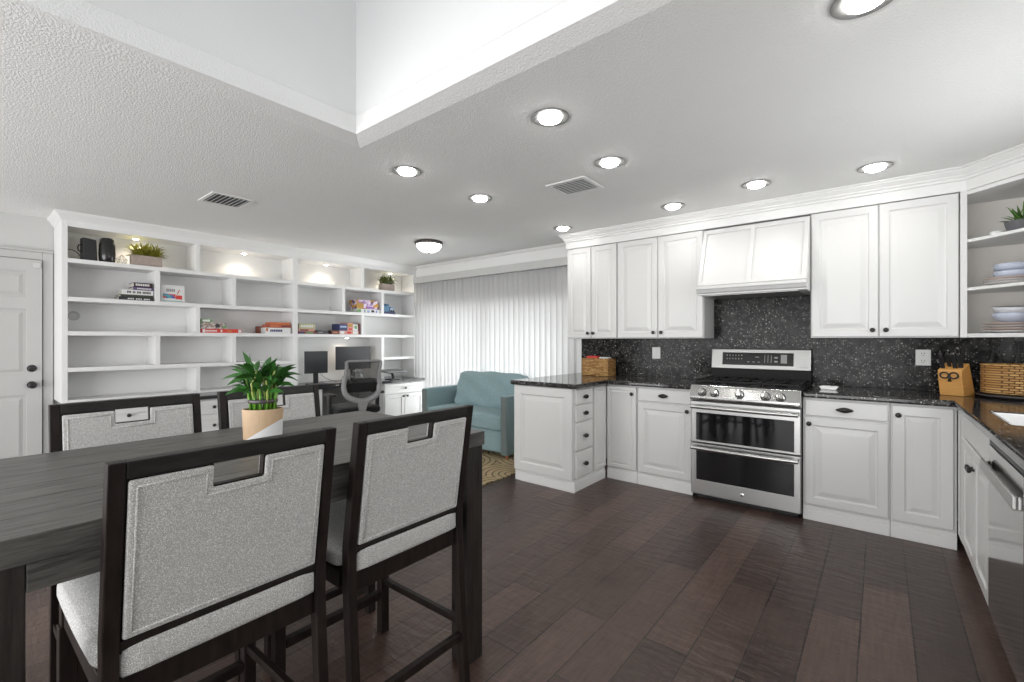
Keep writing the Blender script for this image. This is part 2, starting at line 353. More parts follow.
# ------------------------------------------------------------------ geometry helper
class MB:
    def __init__(s): s.v = []; s.f = []; s.mi = []; s.cur = 0
    def quad(s, *i):
        s.f.append(tuple(i)); s.mi.append(s.cur)
    def add(s, vs, fs, T=None):
        o = len(s.v)
        for p in vs:
            s.v.append(tuple(T @ Vector(p)) if T else tuple(p))
        for f in fs: s.f.append(tuple(o + i for i in f)); s.mi.append(s.cur)
        return s
    def box(s, x0, x1, y0, y1, z0, z1, T=None):
        if x0 > x1: x0, x1 = x1, x0
        if y0 > y1: y0, y1 = y1, y0
        if z0 > z1: z0, z1 = z1, z0
        v = [(x0, y0, z0), (x1, y0, z0), (x1, y1, z0), (x0, y1, z0), (x0, y0, z1), (x1, y0, z1), (x1, y1, z1), (x0, y1, z1)]
        return s.add(v, [(3, 2, 1, 0), (4, 5, 6, 7), (0, 1, 5, 4), (1, 2, 6, 5), (2, 3, 7, 6), (3, 0, 4, 7)], T)
    def hexa(s, v, T=None):   # 8 corners, bottom ring then top ring
        return s.add(v, [(3, 2, 1, 0), (4, 5, 6, 7), (0, 1, 5, 4), (1, 2, 6, 5), (2, 3, 7, 6), (3, 0, 4, 7)], T)
    def beam(s, p0, p1, a, b, up=(0, 0, 1), a1=None, b1=None):
        """rectangular bar from p0 to p1, half sizes a,b"""
        p0 = Vector(p0); p1 = Vector(p1); d = (p1 - p0).normalized(); u = Vector(up)
        x = d.cross(u)
        if x.length < 1e-4: x = d.cross(Vector((1, 0, 0)))
        x.normalize(); y = x.cross(d).normalized()
        a1 = a if a1 is None else a1; b1 = b if b1 is None else b1
        v = [p0 - x * a - y * b, p0 + x * a - y * b, p0 + x * a + y * b, p0 - x * a + y * b,
             p1 - x * a1 - y * b1, p1 + x * a1 - y * b1, p1 + x * a1 + y * b1, p1 - x * a1 + y * b1]
        return s.hexa(v)
    def cyl(s, p0, p1, r0, r1=None, n=20, cap=True):
        r1 = r0 if r1 is None else r1
        p0 = Vector(p0); p1 = Vector(p1); d = (p1 - p0).normalized()
        x = d.orthogonal().normalized(); y = d.cross(x)
        v = []
        for p, r in ((p0, r0), (p1, r1)):
            for i in range(n):
                a = 2 * PI * i / n
                v.append(p + x * r * math.cos(a) + y * r * math.sin(a))
        f = [(i, (i + 1) % n, n + (i + 1) % n, n + i) for i in range(n)]
        if cap: f += [tuple(range(n))[::-1], tuple(range(n, 2 * n))]
        return s.add(v, f)
    def tube(s, pts, r, n=8, radii=None):
        pts = [Vector(p) for p in pts]
        o = len(s.v); m = len(pts)
        x = None
        for i, p in enumerate(pts):
            d = (pts[min(i + 1, m - 1)] - pts[max(i - 1, 0)]).normalized()
            if x is None: x = d.orthogonal().normalized()
            x = (x - d * x.dot(d)).normalized(); y = d.cross(x)
            rr = radii[i] if radii else r
            for k in range(n):
                a = 2 * PI * k / n
                s.v.append(tuple(p + x * rr * math.cos(a) + y * rr * math.sin(a)))
        for i in range(m - 1):
            for k in range(n):
                s.f.append((o + i * n + k, o + i * n + (k + 1) % n, o + (i + 1) * n + (k + 1) % n, o + (i + 1) * n + k)); s.mi.append(s.cur)
        s.f.append(tuple(o + k for k in range(n))[::-1]); s.mi.append(s.cur)
        s.f.append(tuple(o + (m - 1) * n + k for k in range(n))); s.mi.append(s.cur)
        return s
    def lathe(s, prof, c=(0, 0, 0), n=28, T=None, sx=1, sy=1):
        """profile [(r,z)] around local z"""
        o = len(s.v); m = len(prof)
        for r, z in prof:
            for k in range(n):
                a = 2 * PI * k / n
                p = Vector((c[0] + sx * r * math.cos(a), c[1] + sy * r * math.sin(a), c[2] + z))
                s.v.append(tuple(T @ p) if T else tuple(p))
        for i in range(m - 1):
            for k in range(n):
                s.f.append((o + i * n + k, o + i * n + (k + 1) % n, o + (i + 1) * n + (k + 1) % n, o + (i + 1) * n + k)); s.mi.append(s.cur)
        s.f.append(tuple(o + k for k in range(n))[::-1]); s.mi.append(s.cur)
        s.f.append(tuple(o + (m - 1) * n + k for k in range(n))); s.mi.append(s.cur)
        return s
    def prism(s, poly, lo, hi, axis='z', T=None):
        """poly: list of 2D points; axis the extrusion axis. x: poly=(y,z) y: poly=(x,z) z: poly=(x,y)"""
        def P(a, b, c): return {'z': (a, b, c), 'y': (a, c, b), 'x': (c, a, b)}[axis]
        n = len(poly)
        v = [P(a, b, lo) for a, b in poly] + [P(a, b, hi) for a, b in poly]
        f = [tuple(range(n))[::-1], tuple(range(n, 2 * n))] + [(i, (i + 1) % n, n + (i + 1) % n, n + i) for i in range(n)]
        return s.add(v, f, T)
    def sweep(s, prof, path, closed=False):
        """profile [(out, z)] swept along a horizontal path [(x, y)], out = to the right of travel"""
        m = len(path); n = len(prof); o = len(s.v)
        for i, (x, y) in enumerate(path):
            p = Vector((x, y, 0))
            ds = []
            if i > 0: ds.append((p - Vector((*path[i - 1], 0))).normalized())
            if i < m - 1: ds.append((Vector((*path[i + 1], 0)) - p).normalized())
            ns = [Vector((d.y, -d.x, 0)) for d in ds]
            nn = sum(ns, Vector((0, 0, 0))).normalized()
            k = 1 / max(0.2, nn.dot(ns[0]))
            for u, z in prof:
                q = p + nn * u * k
                s.v.append((q.x, q.y, z))
        for i in range(m - 1):
            for k in range(n):
                s.f.append((o + i * n + k, o + i * n + (k + 1) % n, o + (i + 1) * n + (k + 1) % n, o + (i + 1) * n + k)); s.mi.append(s.cur)
        s.f.append(tuple(o + k for k in range(n))[::-1]); s.mi.append(s.cur)
        s.f.append(tuple(o + (m - 1) * n + k for k in range(n))); s.mi.append(s.cur)
        return s
    def rings(s, w, h, rings, T=None):
        """framed front in the x-z plane (x 0..w, z 0..h), rings [(inset, y)] and filled centre, back closed"""
        o = len(s.v)
        vs = []
        for ins, y in rings:
            vs += [(ins, y, ins), (w - ins, y, ins), (w - ins, y, h - ins), (ins, y, h - ins)]
        fs = [(3, 2, 1, 0)]
        for i in range(len(rings) - 1):
            for k in range(4):
                fs.append((i * 4 + k, i * 4 + (k + 1) % 4, (i + 1) * 4 + (k + 1) % 4, (i + 1) * 4 + k))
        l = (len(rings) - 1) * 4
        fs.append((l, l + 1, l + 2, l + 3))
        return s.add(vs, fs, T)
    def cushion(s, x0, x1, y0, y1, z0, z1, bulge=0.03, n=10, r=0.03, wr=0.0, seed=0):
        """soft rounded block"""
        rnd = random.Random(seed)
        ph = [rnd.uniform(0, 6) for _ in range(6)]
        cx, cy, cz = (x0 + x1) / 2, (y0 + y1) / 2, (z0 + z1) / 2
        hx, hy, hz = (x1 - x0) / 2, (y1 - y0) / 2, (z1 - z0) / 2
        o = len(s.v); idx = {}
        def pt(i, j, k):
            a, b, c = 2 * i / n - 1, 2 * j / n - 1, 2 * k / n - 1
            p = Vector((a * hx, b * hy, c * hz))
            inner = Vector((max(-hx + r, min(hx - r, p.x)), max(-hy + r, min(hy - r, p.y)), max(-hz + r, min(hz - r, p.z))))
            d = p - inner
            if d.length > 1e-9: p = inner + d.normalized() * min(r, d.length if d.length < r else r)
            e = 1 - a * a; g = 1 - b * b; hh = 1 - c * c
            p.z += (c * bulge) * e * g if abs(c) > 0.5 else 0
            p.x += (a * bulge * 0.4) * g * hh; p.y += (b * bulge * 0.4) * e * hh
            if wr:
                p += Vector((0, 0, 1)) * wr * math.sin(9 * a + 5 * b + ph[0]) * 0.5 + Vector((0, 1, 0)) * wr * math.sin(7 * a + 6 * c + ph[1])
            return p + Vector((cx, cy, cz))
        def vid(i, j, k):
            if (i, j, k) not in idx:
                idx[(i, j, k)] = len(s.v); s.v.append(tuple(pt(i, j, k)))
            return idx[(i, j, k)]
        for a in range(n):
            for b in range(n):
                for q in ([(a, b, 0), (a, b + 1, 0), (a + 1, b + 1, 0), (a + 1, b, 0)], [(a, b, n), (a + 1, b, n), (a + 1, b + 1, n), (a, b + 1, n)],
                          [(a, 0, b), (a + 1, 0, b), (a + 1, 0, b + 1), (a, 0, b + 1)], [(a, n, b), (a, n, b + 1), (a + 1, n, b + 1), (a + 1, n, b)],
                          [(0, a, b), (0, a, b + 1), (0, a + 1, b + 1), (0, a + 1, b)], [(n, a, b), (n, a + 1, b), (n, a + 1, b + 1), (n, a, b + 1)]):
                    s.f.append(tuple(vid(*t) for t in q)); s.mi.append(s.cur)
        return s
    def build(s, name, m, parent=None, bevel=0.0, smooth=False, seg=2, loc=None, sub=0):
        me = bpy.data.meshes.new(name); me.from_pydata(s.v, [], s.f)
        for mm in (m if isinstance(m, (list, tuple)) else [m]): me.materials.append(mm)
        if isinstance(m, (list, tuple)): me.polygons.foreach_set('material_index', s.mi)
        me.validate(); me.update()
        o = bpy.data.objects.new(name, me); col.objects.link(o)
        if parent: o.parent = parent
        if loc: o.location = loc
        if bevel:
            b = o.modifiers.new('edge', 'BEVEL'); b.width = bevel; b.segments = seg; b.limit_method = 'ANGLE'; b.angle_limit = R_(35)
            b.use_clamp_overlap = True
        if sub:
            q = o.modifiers.new('sub', 'SUBSURF'); q.levels = sub; q.render_levels = sub
        if smooth:
            try: me.shade_smooth()
            except Exception:
                for p in me.polygons: p.use_smooth = True
            if smooth == 'auto':
                me.shade_smooth()
                try:
                    me.set_sharp_from_angle(angle=R_(38))
                except Exception: pass
        return o

def E(name, label, cat, loc=(0, 0, 0), rot=0.0, group=None):
    o = bpy.data.objects.new(name, None); o.empty_display_size = 0.1
    o.location = loc; o.rotation_euler = (0, 0, rot); col.objects.link(o)
    o['label'] = label; o['category'] = cat
    if group: o['group'] = group
    return o
def tag(o, label, cat, group=None, kind=None):
    o['label'] = label; o['category'] = cat
    if group: o['group'] = group
    if kind: o['kind'] = kind
    return o
def struct(o, label=None, cat=None):
    o['kind'] = 'structure'
    if label: o['label'] = label
    if cat: o['category'] = cat
    return o
def copy_tree(o, parent=None):
    c = o.copy(); col.objects.link(c)
    if parent: c.parent = parent
    for ch in list(o.children): copy_tree(ch, c)
    return c
def grid_slab(mb, xs, ys, keep, z0, z1):
    """slab over a grid of cells, keep(i,j) says which cells exist, one closed surface"""
    idx = {}
    def vid(i, j, t):
        k = (i, j, t)
        if k not in idx:
            idx[k] = len(mb.v); mb.v.append((xs[i], ys[j], z1 if t else z0))
        return idx[k]
    nx, ny = len(xs) - 1, len(ys) - 1
    K = lambda i, j: 0 <= i < nx and 0 <= j < ny and keep(i, j)
    for i in range(nx):
        for j in range(ny):
            if not K(i, j): continue
            mb.quad(vid(i, j, 1), vid(i + 1, j, 1), vid(i + 1, j + 1, 1), vid(i, j + 1, 1))
            mb.quad(vid(i, j + 1, 0), vid(i + 1, j + 1, 0), vid(i + 1, j, 0), vid(i, j, 0))
            if not K(i, j - 1): mb.quad(vid(i, j, 0), vid(i + 1, j, 0), vid(i + 1, j, 1), vid(i, j, 1))
            if not K(i, j + 1): mb.quad(vid(i + 1, j + 1, 0), vid(i, j + 1, 0), vid(i, j + 1, 1), vid(i + 1, j + 1, 1))
            if not K(i - 1, j): mb.quad(vid(i, j + 1, 0), vid(i, j, 0), vid(i, j, 1), vid(i, j + 1, 1))
            if not K(i + 1, j): mb.quad(vid(i + 1, j, 0), vid(i + 1, j + 1, 0), vid(i + 1, j + 1, 1), vid(i + 1, j, 1))
    return mb

# ------------------------------------------------------------------ room shell
CZ = 2.41
XL, XR, YB, YF = -6.0, 0.97, 4.50, -3.0
struct(MB().box(XL - .1, XR + .1, YF - .1, YB + .1, -0.12, 0).build('floor', FLOOR), 'dark brown hand scraped plank floor', 'floor')
# ceiling with the light-well opening
wx0, wx1, wy0, wy1 = -2.377, -0.25, -0.35, 1.515
c_ = MB(); grid_slab(c_, [XL - .1, wx0, wx1, XR + .1], [YF - .1, wy0, wy1, YB + .1], lambda i, j: not (i == 1 and j == 1), CZ, CZ + .12)
struct(c_.build('ceiling', CEIL), 'off white textured ceiling', 'ceiling')
ix0, ix1, iy0, iy1 = wx0 + .104, wx1 - .10, wy0 + .10, wy1 - .09
# sloped lip round the opening
lp = MB()
O = [(wx0, wy0), (wx1, wy0), (wx1, wy1), (wx0, wy1)]; I = [(ix0, iy0), (ix1, iy0), (ix1, iy1), (ix0, iy1)]
vs = [(x, y, CZ) for x, y in O] + [(x, y, CZ + .022) for x, y in I] + [(x, y, CZ + .12) for x, y in O] + [(x, y, CZ + .12) for x, y in I]
fs = []
for k in range(4):
    q = (k + 1) % 4
    fs += [(k, 4 + k, 4 + q, q), (4 + k, 12 + k, 12 + q, 4 + q), (12 + k, 8 + k, 8 + q, 12 + q)]
lp.add(vs, fs); struct(lp.build('trim_1', CEIL), 'sloped lip around the ceiling light well', 'trim')
well = MB()
zt = 3.8
for a, b, c, d in ((ix0 - .1, ix0, iy0 - .1, iy1 + .1), (ix1, ix1 + .1, iy0 - .1, iy1 + .1), (ix0, ix1, iy0 - .1, iy0), (ix0, ix1, iy1, iy1 + .1)):
    well.box(a, b, c, d, CZ + .121, zt)
struct(well.build('wall_skylight_well', WELLP), 'bright white shaft walls of the light well', 'light well')
struct(MB().box(ix0, ix1, iy0, iy1, zt - .02, zt).build('window_2', glass_mat('skylight_glazing', (0.84, 0.85, 0.86))), 'tinted skylight glazing at the top of the light well', 'skylight')
# walls
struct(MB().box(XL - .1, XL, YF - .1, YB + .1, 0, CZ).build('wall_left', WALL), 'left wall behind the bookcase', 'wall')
DX0, DX1, DZT = -5.46, -2.72, 1.84  # opening lowered so the wall above it shades the top of the blinds
wbk = MB(); grid_slab(wbk, [XL, DX0, DX1, XR], [0, DZT, CZ], lambda i, j: not (i == 1 and j == 0), 0, .1)
wbk.v = [(x, YB + z, y) for x, y, z in wbk.v]
struct(wbk.build('wall_back', TRIM), 'white back wall with patio door opening', 'wall')
wr = MB(); grid_slab(wr, [YF, 1.95, 3.45, YB], [0, 1.08, 2.1, CZ], lambda i, j: not (i == 1 and j == 1), 0, .1)
wr.v = [(XR + z, x, y) for x, y, z in wr.v]
struct(wr.build('wall_right', WALL), 'right wall with a window above the sink', 'wall')
wf = MB(); grid_slab(wf, [XL, -5.3, .5, XR], [0, .15, 2.2, CZ], lambda i, j: not (i == 1 and j == 1), 0, .1)  # wide rear opening made up to let light in
wf.v = [(x, YF - z, y) for x, y, z in wf.v]
struct(wf.build('wall_front', WALL), 'wall behind the camera with a wide opening added for light', 'wall')
# baseboards
struct(MB().box(XL, XL + .015, YF, -.42, 0, .1).build('baseboard_left', TRIM, bevel=.004), 'white baseboard along the left wall', 'baseboard')
# patio sliding door
dr = E('door_2', 'sliding glass patio door behind the vertical blinds', 'door', ((DX0 + DX1) / 2, YB + .05, 0)); dr['kind'] = 'structure'
hw = (DX1 - DX0) / 2
fr = MB()
fr.box(-hw, -hw + .05, -.04, .04, 0, DZT); fr.box(hw - .05, hw, -.04, .04, 0, DZT); fr.box(-hw + .05, hw - .05, -.04, .04, DZT - .05, DZT); fr.box(-hw + .05, hw - .05, -.04, .04, 0, .04); fr.box(-.03, .03, -.03, .03, .04, DZT - .05)
fr.build('door_frame', TRIM, dr, bevel=.003)
MB().box(-hw + .05, -.03, -.004, .004, .04, DZT - .05).build('glass_pane', GLASS, dr)
MB().box(.03, hw - .05, -.004, .004, .04, DZT - .05).build('glass_pane', GLASS, dr)
w1 = E('window_1', 'window above the sink outside the frame', 'window', (XR + .05, 2.7, 1.08)); w1['kind'] = 'structure'
fr = MB(); fr.box(-.04, .04, -.75, -.70, 0, 1.02); fr.box(-.04, .04, .70, .75, 0, 1.02); fr.box(-.04, .04, -.70, .70, 0, .05); fr.box(-.04, .04, -.70, .70, .97, 1.02); fr.box(-.02, .02, -.02, .02, .05, .97)
fr.build('window_frame', TRIM, w1)
MB().box(-.003, .003, -.70, .70, .05, .97).build('glass_pane', GLASS, w1)

# entry door on the left wall
dd = E('door_1', 'white panelled entry door with black knob and deadbolt', 'door', (XL, 0, 0)); dd['kind'] = 'structure'
dy0, dy1, dz1 = -.28, .53, 2.01
T90 = Matrix.Translation((0.04, dy0, 0.01)) @ Matrix.Rotation(R_(90), 4, 'Z')
leaf = MB(); leaf.box(.0, .034, dy0, dy1, .01, dz1)
pan = [(.10, .37, .20, .78), (.46, .71, .20, .78), (.10, .37, .97, 1.55), (.46, .71, .97, 1.55), (.10, .37, 1.66, 1.89), (.46, .71, 1.66, 1.89)]
# door face with recessed panels: stiles and rails proud of the panels
xsg = [0, .10, .37, .46, .71, dy1 - dy0]; zsg = [0, .20, .78, .97, 1.55, 1.66, 1.89, dz1 - .01]
g = MB(); grid_slab(g, xsg, zsg, lambda i, j: not (i in (1, 3) and j in (1, 3, 5)), 0, .012)
g.v = [(.034 + z, dy0 + x, .01 + y) for x, y, z in g.v]
leaf.v += []; o0 = len(leaf.v); leaf.v += g.v; leaf.f += [tuple(o0 + i for i in f) for f in g.f]; leaf.mi += g.mi
for a, b, c, d in pan:
    leaf.add(*(lambda: ([(.034, dy0 + a + .02, .01 + c + .02), (.034, dy0 + b - .02, .01 + c + .02), (.034, dy0 + b - .02, .01 + d - .02), (.034, dy0 + a + .02, .01 + d - .02),
                         (.044, dy0 + a + .045, .01 + c + .045), (.044, dy0 + b - .045, .01 + c + .045), (.044, dy0 + b - .045, .01 + d - .045), (.044, dy0 + a + .045, .01 + d - .045)],
                        [(0, 1, 5, 4), (1, 2, 6, 5), (2, 3, 7, 6), (3, 0, 4, 7), (4, 5, 6, 7)]))())
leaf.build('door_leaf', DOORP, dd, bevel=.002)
kb = MB(); kb.cyl((.046, .465, .88), (.054, .465, .88), .032, n=24); kb.cyl((.054, .465, .88), (.08, .465, .88), .011, n=16)
kb.lathe([(.012, 0), (.027, .008), (.031, .02), (.026, .034), (.010, .04)], T=Matrix.Translation((.075, .465, .88)) @ Matrix.Rotation(R_(90), 4, 'Y'))
kb.build('door_knob', BLACKM, dd, smooth='auto')
kb = MB(); kb.lathe([(.030, 0), (.032, .006), (.026, .016), (.010, .022)], T=Matrix.Translation((.046, .465, 1.028)) @ Matrix.Rotation(R_(90), 4, 'Y')); kb.build('deadbolt', BLACKM, dd, smooth='auto')
MB().box(.046, .062, .470, .520, 1.935, 1.985).build('alarm_sensor', LATCH, dd, bevel=.004)
MB().box(.02, .05, .532, .538, .86, .92).build('strike_plate', BLACKM, dd)
cs = MB()
cs.box(0, .028, dy1 + .005, dy1 + .075, 0, dz1 + .075); cs.box(0, .028, dy0 - .075, dy0 - .005, 0, dz1 + .075); cs.box(0, .028, dy0 - .005, dy1 + .005, dz1 + .005, dz1 + .075)
cs.box(0, .04, dy0 - .09, dy1 + .078, dz1 + .075, dz1 + .095)
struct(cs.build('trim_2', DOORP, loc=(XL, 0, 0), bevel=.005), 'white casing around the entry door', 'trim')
# small cove where back wall meets ceiling, and wall crown over the shelves
cv = MB(); cv.sweep([(0, CZ - .035), (.012, CZ - .030), (.026, CZ - .016), (.034, CZ), (0, CZ)], [(-5.50, YB), (-2.63, YB)])
struct(cv.build('trim_3', TRIM, smooth='auto'), 'thin cove moulding above the patio blinds', 'trim')

# ------------------------------------------------------------------ kitchen cabinets
RAISED = [(0, .02), (0, .004), (.004, 0), (.052, 0), (.058, .008), (.066, .009), (.098, .0015), (.104, .001)]
DRAWER = [(0, .02), (0, .005), (.006, 0), (.012, 0)]
SHAKER = [(0, .02), (0, .002), (.002, 0), (.050, 0), (.053, .009)]
def front(name, parent, x0, x1, z0, z1, style, m=None, g=.0015):
    r = MB().rings(x1 - x0 - 2 * g, z1 - z0 - 2 * g, style)
    o = r.build(name, m or WHITE, parent); o.location = (x0 + g, 0, z0 + g)
    return o
KPROF = [(.007, 0), (.006, .010), (.0135, .014), (.0165, .020), (.0145, .027), (.006, .030)]
def knob(par, x, z, m=None, s=1.0, fx=0, fz=0):
    k = MB().lathe([(r * s, q * s) for r, q in KPROF], n=18, T=Matrix.Rotation(R_(90), 4, 'X'))
    o = k.build('knob', m or BRONZE, par, smooth='auto'); o.location = (x - par.location[0], -.0005, z - par.location[2])
    return o
def pull(par, x, z, w=.085):
    k = MB()
    k.lathe([(.002, -w / 2), (.008, -w * .42), (.010, -w * .36), (.016, -w * .2), (.0195, 0), (.016, w * .2), (.010, w * .36), (.008, w * .42), (.002, w / 2)], n=16,
            T=Matrix.Translation((0, -.016, 0)) @ Matrix.Rotation(R_(90), 4, 'Y'))
    k.cyl((-w * .3, 0, 0), (-w * .3, -.014, 0), .006, n=10); k.cyl((w * .3, 0, 0), (w * .3, -.014, 0), .006, n=10)
    o = k.build('pull_handle', BRONZE, par, smooth='auto'); o.location = (x - par.location[0], -.0005, z - par.location[2])
    return o
ZC = 0.872
def base_cab(label, loc, rot, w, depth, fronts, group=None, toe=.10, name='base_cabinet', toe_in=.01):
    r = E(name, label, 'cabinet', loc, rot, group)
    b = MB()
    if name == 'sink_cabinet':
        b.box(.001, .02, .021, depth, toe, ZC); b.box(w - .02, w - .001, .021, depth, toe, ZC); b.box(.02, w - .02, .021, .04, toe, ZC); b.box(.02, w - .02, .04, depth, toe, toe + .02)
    else: b.box(.001, w - .001, .021, depth, toe, ZC)
    b.build('carcass', WHITE, r, bevel=.001)
    t = MB(); t.box(.001, w - .001, toe_in, depth, 0, toe - .022); t.box(.001, w - .001, toe_in + .006, depth, toe - .022, toe)
    t.build('plinth', TRIM, r, bevel=.003)
    for f in fronts: f(r)
    return r
def door(x0, x1, z0, z1, kx=None, kz=None, style=RAISED):
    def fn(r):
        o = front('door', r, x0, x1, z0, z1, style)
        if kx is not None: knob(o, kx, kz)
    return fn
def drawer(x0, x1, z0, z1, w=.085, style=DRAWER, kn=False):
    def fn(r):
        o = front('drawer', r, x0, x1, z0, z1, style)
        if kn: knob(o, (x0 + x1) / 2, (z0 + z1) / 2)
        else: pull(o, (x0 + x1) / 2, (z0 + z1) / 2, w)
    return fn
def panel(x0, x1, z0, z1, style=RAISED, name='panel'):
    def fn(r): front(name, r, x0, x1, z0, z1, style)
    return fn
KY = 3.85
NARROW = [(0, .02), (0, .004), (.004, 0), (.030, 0), (.034, .007), (.040, .007), (.052, .0015)]
base_cab('white corner base cabinet beside the peninsula, one door, knob at top right', (-1.985, KY, 0), 0, .297, .62, [door(.004, .290, .115, .862, .255, .80, NARROW)])
base_cab('white base cabinet with drawer over door left of the stove', (-1.688, KY, 0), 0, .484, .62, [drawer(.008, .476, .745, .862), door(.008, .476, .115, .735, .443, .69)])
base_cab('white base cabinet with drawer over door right of the stove', (-.435, KY, 0), 0, .484, .62, [drawer(.012, .476, .745, .862, .10), door(.012, .476, .115, .735, .04, .69)])
base_cab('white full-height door base cabinet in the right corner', (.049, KY, 0), 0, .315, .62, [door(.008, .300, .115, .862, .04, .80, [(0, .02), (0, .004), (.004, 0), (.060, 0), (.066, .008), (.072, .009), (.10, .0015)])])
# peninsula: drawers face +X, end panel faces the room
pw = .56
pen = base_cab('white peninsula cabinet with four drawers and panelled end', (-1.985, 3.29, 0), R_(90), pw, .64,
    [drawer(.02, .305, .735, .862, .07), drawer(.02, .305, .590, .725, .07), drawer(.02, .305, .345, .580, .07), drawer(.02, .305, .112, .335, .07), panel(.33, .557, .115, .862, NARROW)], name='peninsula_cabinet')
ep = MB().rings(.64 - .022, ZC - .10 - .004, [(0, .018), (0, .003), (.003, 0), (.072, 0), (.080, .009), (.088, .010), (.124, .001), (.13, .001)],
                T=Matrix.Translation((.0, .64, .102)) @ Matrix.Rotation(R_(-90), 4, 'Z') @ Matrix.Translation((0, -.018, 0)))
ep.build('end_panel', WHITE, pen)
MB().box(-.006, .0, .002, .575, 0, .078).build('plinth', TRIM, pen, bevel=.003)
# right run (facing -X), local x runs toward the camera
SX = .365
base_cab('white sink base cabinet with twin doors and false drawer front', (SX, 3.85, 0), R_(-90), 1.02, .60,
    [panel(.0, .19, .105, .866, NARROW, 'filler_panel'), panel(.20, 1.01, .735, .862, DRAWER, 'false_front'), door(.20, .60, .115, .725, .575, .63), door(.605, 1.01, .115, .725, .63, .63)], name='sink_cabinet', toe_in=.07)
base_cab('white base cabinet beyond the dishwasher, out of frame', (SX, 2.188, 0), R_(-90), .58, .60, [drawer(.01, .57, .745, .862), door(.01, .57, .115, .735, .53, .69)], toe_in=.07)

# dishwasher
dw = E('dishwasher', 'stainless steel dishwasher with bar handle at the right edge', 'dishwasher', (SX, 2.825, 0), R_(-90))
b = MB(); b.box(.004, .632, .026, .60, .10, .868); b.build('body', GREYP, dw)
MB().box(.006, .631, -.004, .025, .115, .835).build('door', CHROME if False else None or mat('dishwasher_steel', (0.50, 0.49, 0.48), 0.10, metal=1.0, noise=(200, 0.04), stretch=(1, 1, .03)), dw, bevel=.003)
MB().box(.006, .631, .0, .025, .837, .866).build('control_strip', BLACKP, dw, bevel=.002)
MB().box(.02, .61, .07, .09, .0, .10).build('kick_plate', BLACKP, dw)
hb = MB(); hb.box(.006, .631, -.030, -.016, .722, .770); hb.box(.006, .03, -.016, -.004, .722, .765); hb.box(.607, .631, -.016, -.004, .722, .765)
hb.build('handle', STEEL, dw, bevel=.005)

# worktops
def bull(o): return o
wt = MB(); grid_slab(wt, [-2.665, -1.955, -1.206], [3.26, 3.825, YB - .002], lambda i, j: i == 0 or j == 1, .875, .915)
tag(wt.build('worktop', GRAN, bevel=.012, seg=3), 'dark speckled granite worktop over the peninsula, left of the stove', 'worktop')
sx0, sx1, sy0, sy1 = .445, .86, 2.90, 3.38
wt = MB(); grid_slab(wt, [-.434, .342, sx0, sx1, XR - .002], [1.6, sy0, sy1, 3.825, YB - .002], lambda i, j: (i > 0 or j == 3) and not (i == 2 and j == 1), .875, .915)
tag(wt.build('worktop', GRAN, bevel=.012, seg=3), 'dark speckled granite worktop wrapping the right corner with the sink', 'worktop')
# sink
sk = MB()
t = .012; zb = .70
e = .001; sx0 += e; sx1 -= e; sy0 += e; sy1 -= e; zs_ = .911
sk.box(sx0, sx1, sy0, sy0 + t, zb, zs_); sk.box(sx0, sx1, sy1 - t, sy1, zb, zs_); sk.box(sx0, sx0 + t, sy0 + t, sy1 - t, zb, zs_); sk.box(sx1 - t, sx1, sy0 + t, sy1 - t, zb, zs_); sk.box(sx0, sx1, sy0, sy1, zb - t, zb)
skr = E('sink', 'white undermount sink let into the right worktop', 'sink', (.65, 3.0, 0))
o = sk.build('basin', CERAM, skr, bevel=.006); o.location = (-.65, -3.0, 0)
dn = MB().lathe([(.04, 0), (.045, .002), (.03, .003), (.01, .003)], c=(0, 0, zb + .0005)); dn.build('drain', STEEL, skr, smooth='auto')

# backsplash
bs = MB(); bs.box(-2.62, XR - .002, YB - .02, YB - .001, .916, 1.299)
bs.box(-1.205, -.424, YB - .02, YB - .001, 1.299, 1.78)
tag(bs.build('backsplash', GRANW, bevel=.001), 'dark speckled granite backsplash behind the stove and worktops', 'backsplash')

# uppers
UY = 4.17
def upper(label, x0, x1, splits, knobs, z0=1.30, z1=2.255, rside=False):
    r = E('wall_cabinet', label, 'cabinet', (x0, UY, z0), 0)
    w = x1 - x0; h = z1 - z0
    MB().box(.0005, w - .0005, .021, YB - UY - .002, .0, h).build('carcass', WHITE, r, bevel=.001)
    n = len(splits) - 1
    for i in range(n):
        a, b = splits[i], splits[i + 1]
        sty = RAISED if b - a > .33 else [(0, .02), (0, .004), (.004, 0), (.048, 0), (.054, .008), (.060, .009), (.085, .0015), (.09, .001)]
        o = front('door', r, a + .002, b - .002, .006, h - .004, sty)
        kx = knobs[i]
        knob(o, kx, .055)
    return r
upper('white twin-door wall cabinet at the left end, by the patio blinds', -2.62, -2.037, [.004, .293, .580], [.262, .325])
upper('white wide twin-door wall cabinet between blinds side cabinet and hood', -2.035, -1.209, [.004, .413, .822], [.375, .45])
upper('white twin-door wall cabinet right of the range hood', -.42, .405, [.004, .411, .822], [.375, .45])

# crown above kitchen uppers: frieze then stepped moulding up to the ceiling
cp = [(0, 2.257), (.012, 2.257), (.012, 2.325), (.022, 2.330), (.022, 2.345), (.034, 2.352), (.034, 2.362), (.058, 2.385), (.058, 2.394), (.070, 2.398), (.070, CZ - .001), (0, CZ - .001)]
kc = MB(); kc.sweep(cp, [(-2.62, YB - .001), (-2.62, 4.182), (.405, 4.182), (.44, 4.182), (.71, 3.882), (XR, 3.882)][0:6])
struct(kc.build('trim_4', TRIM, smooth='auto'), 'stepped crown moulding above the kitchen wall cabinets', 'trim')
struct(MB().box(-2.60, .40, 4.20, YB - .002, 2.26, CZ - .002).build('trim_5', TRIM), 'frieze board behind the kitchen crown', 'trim')

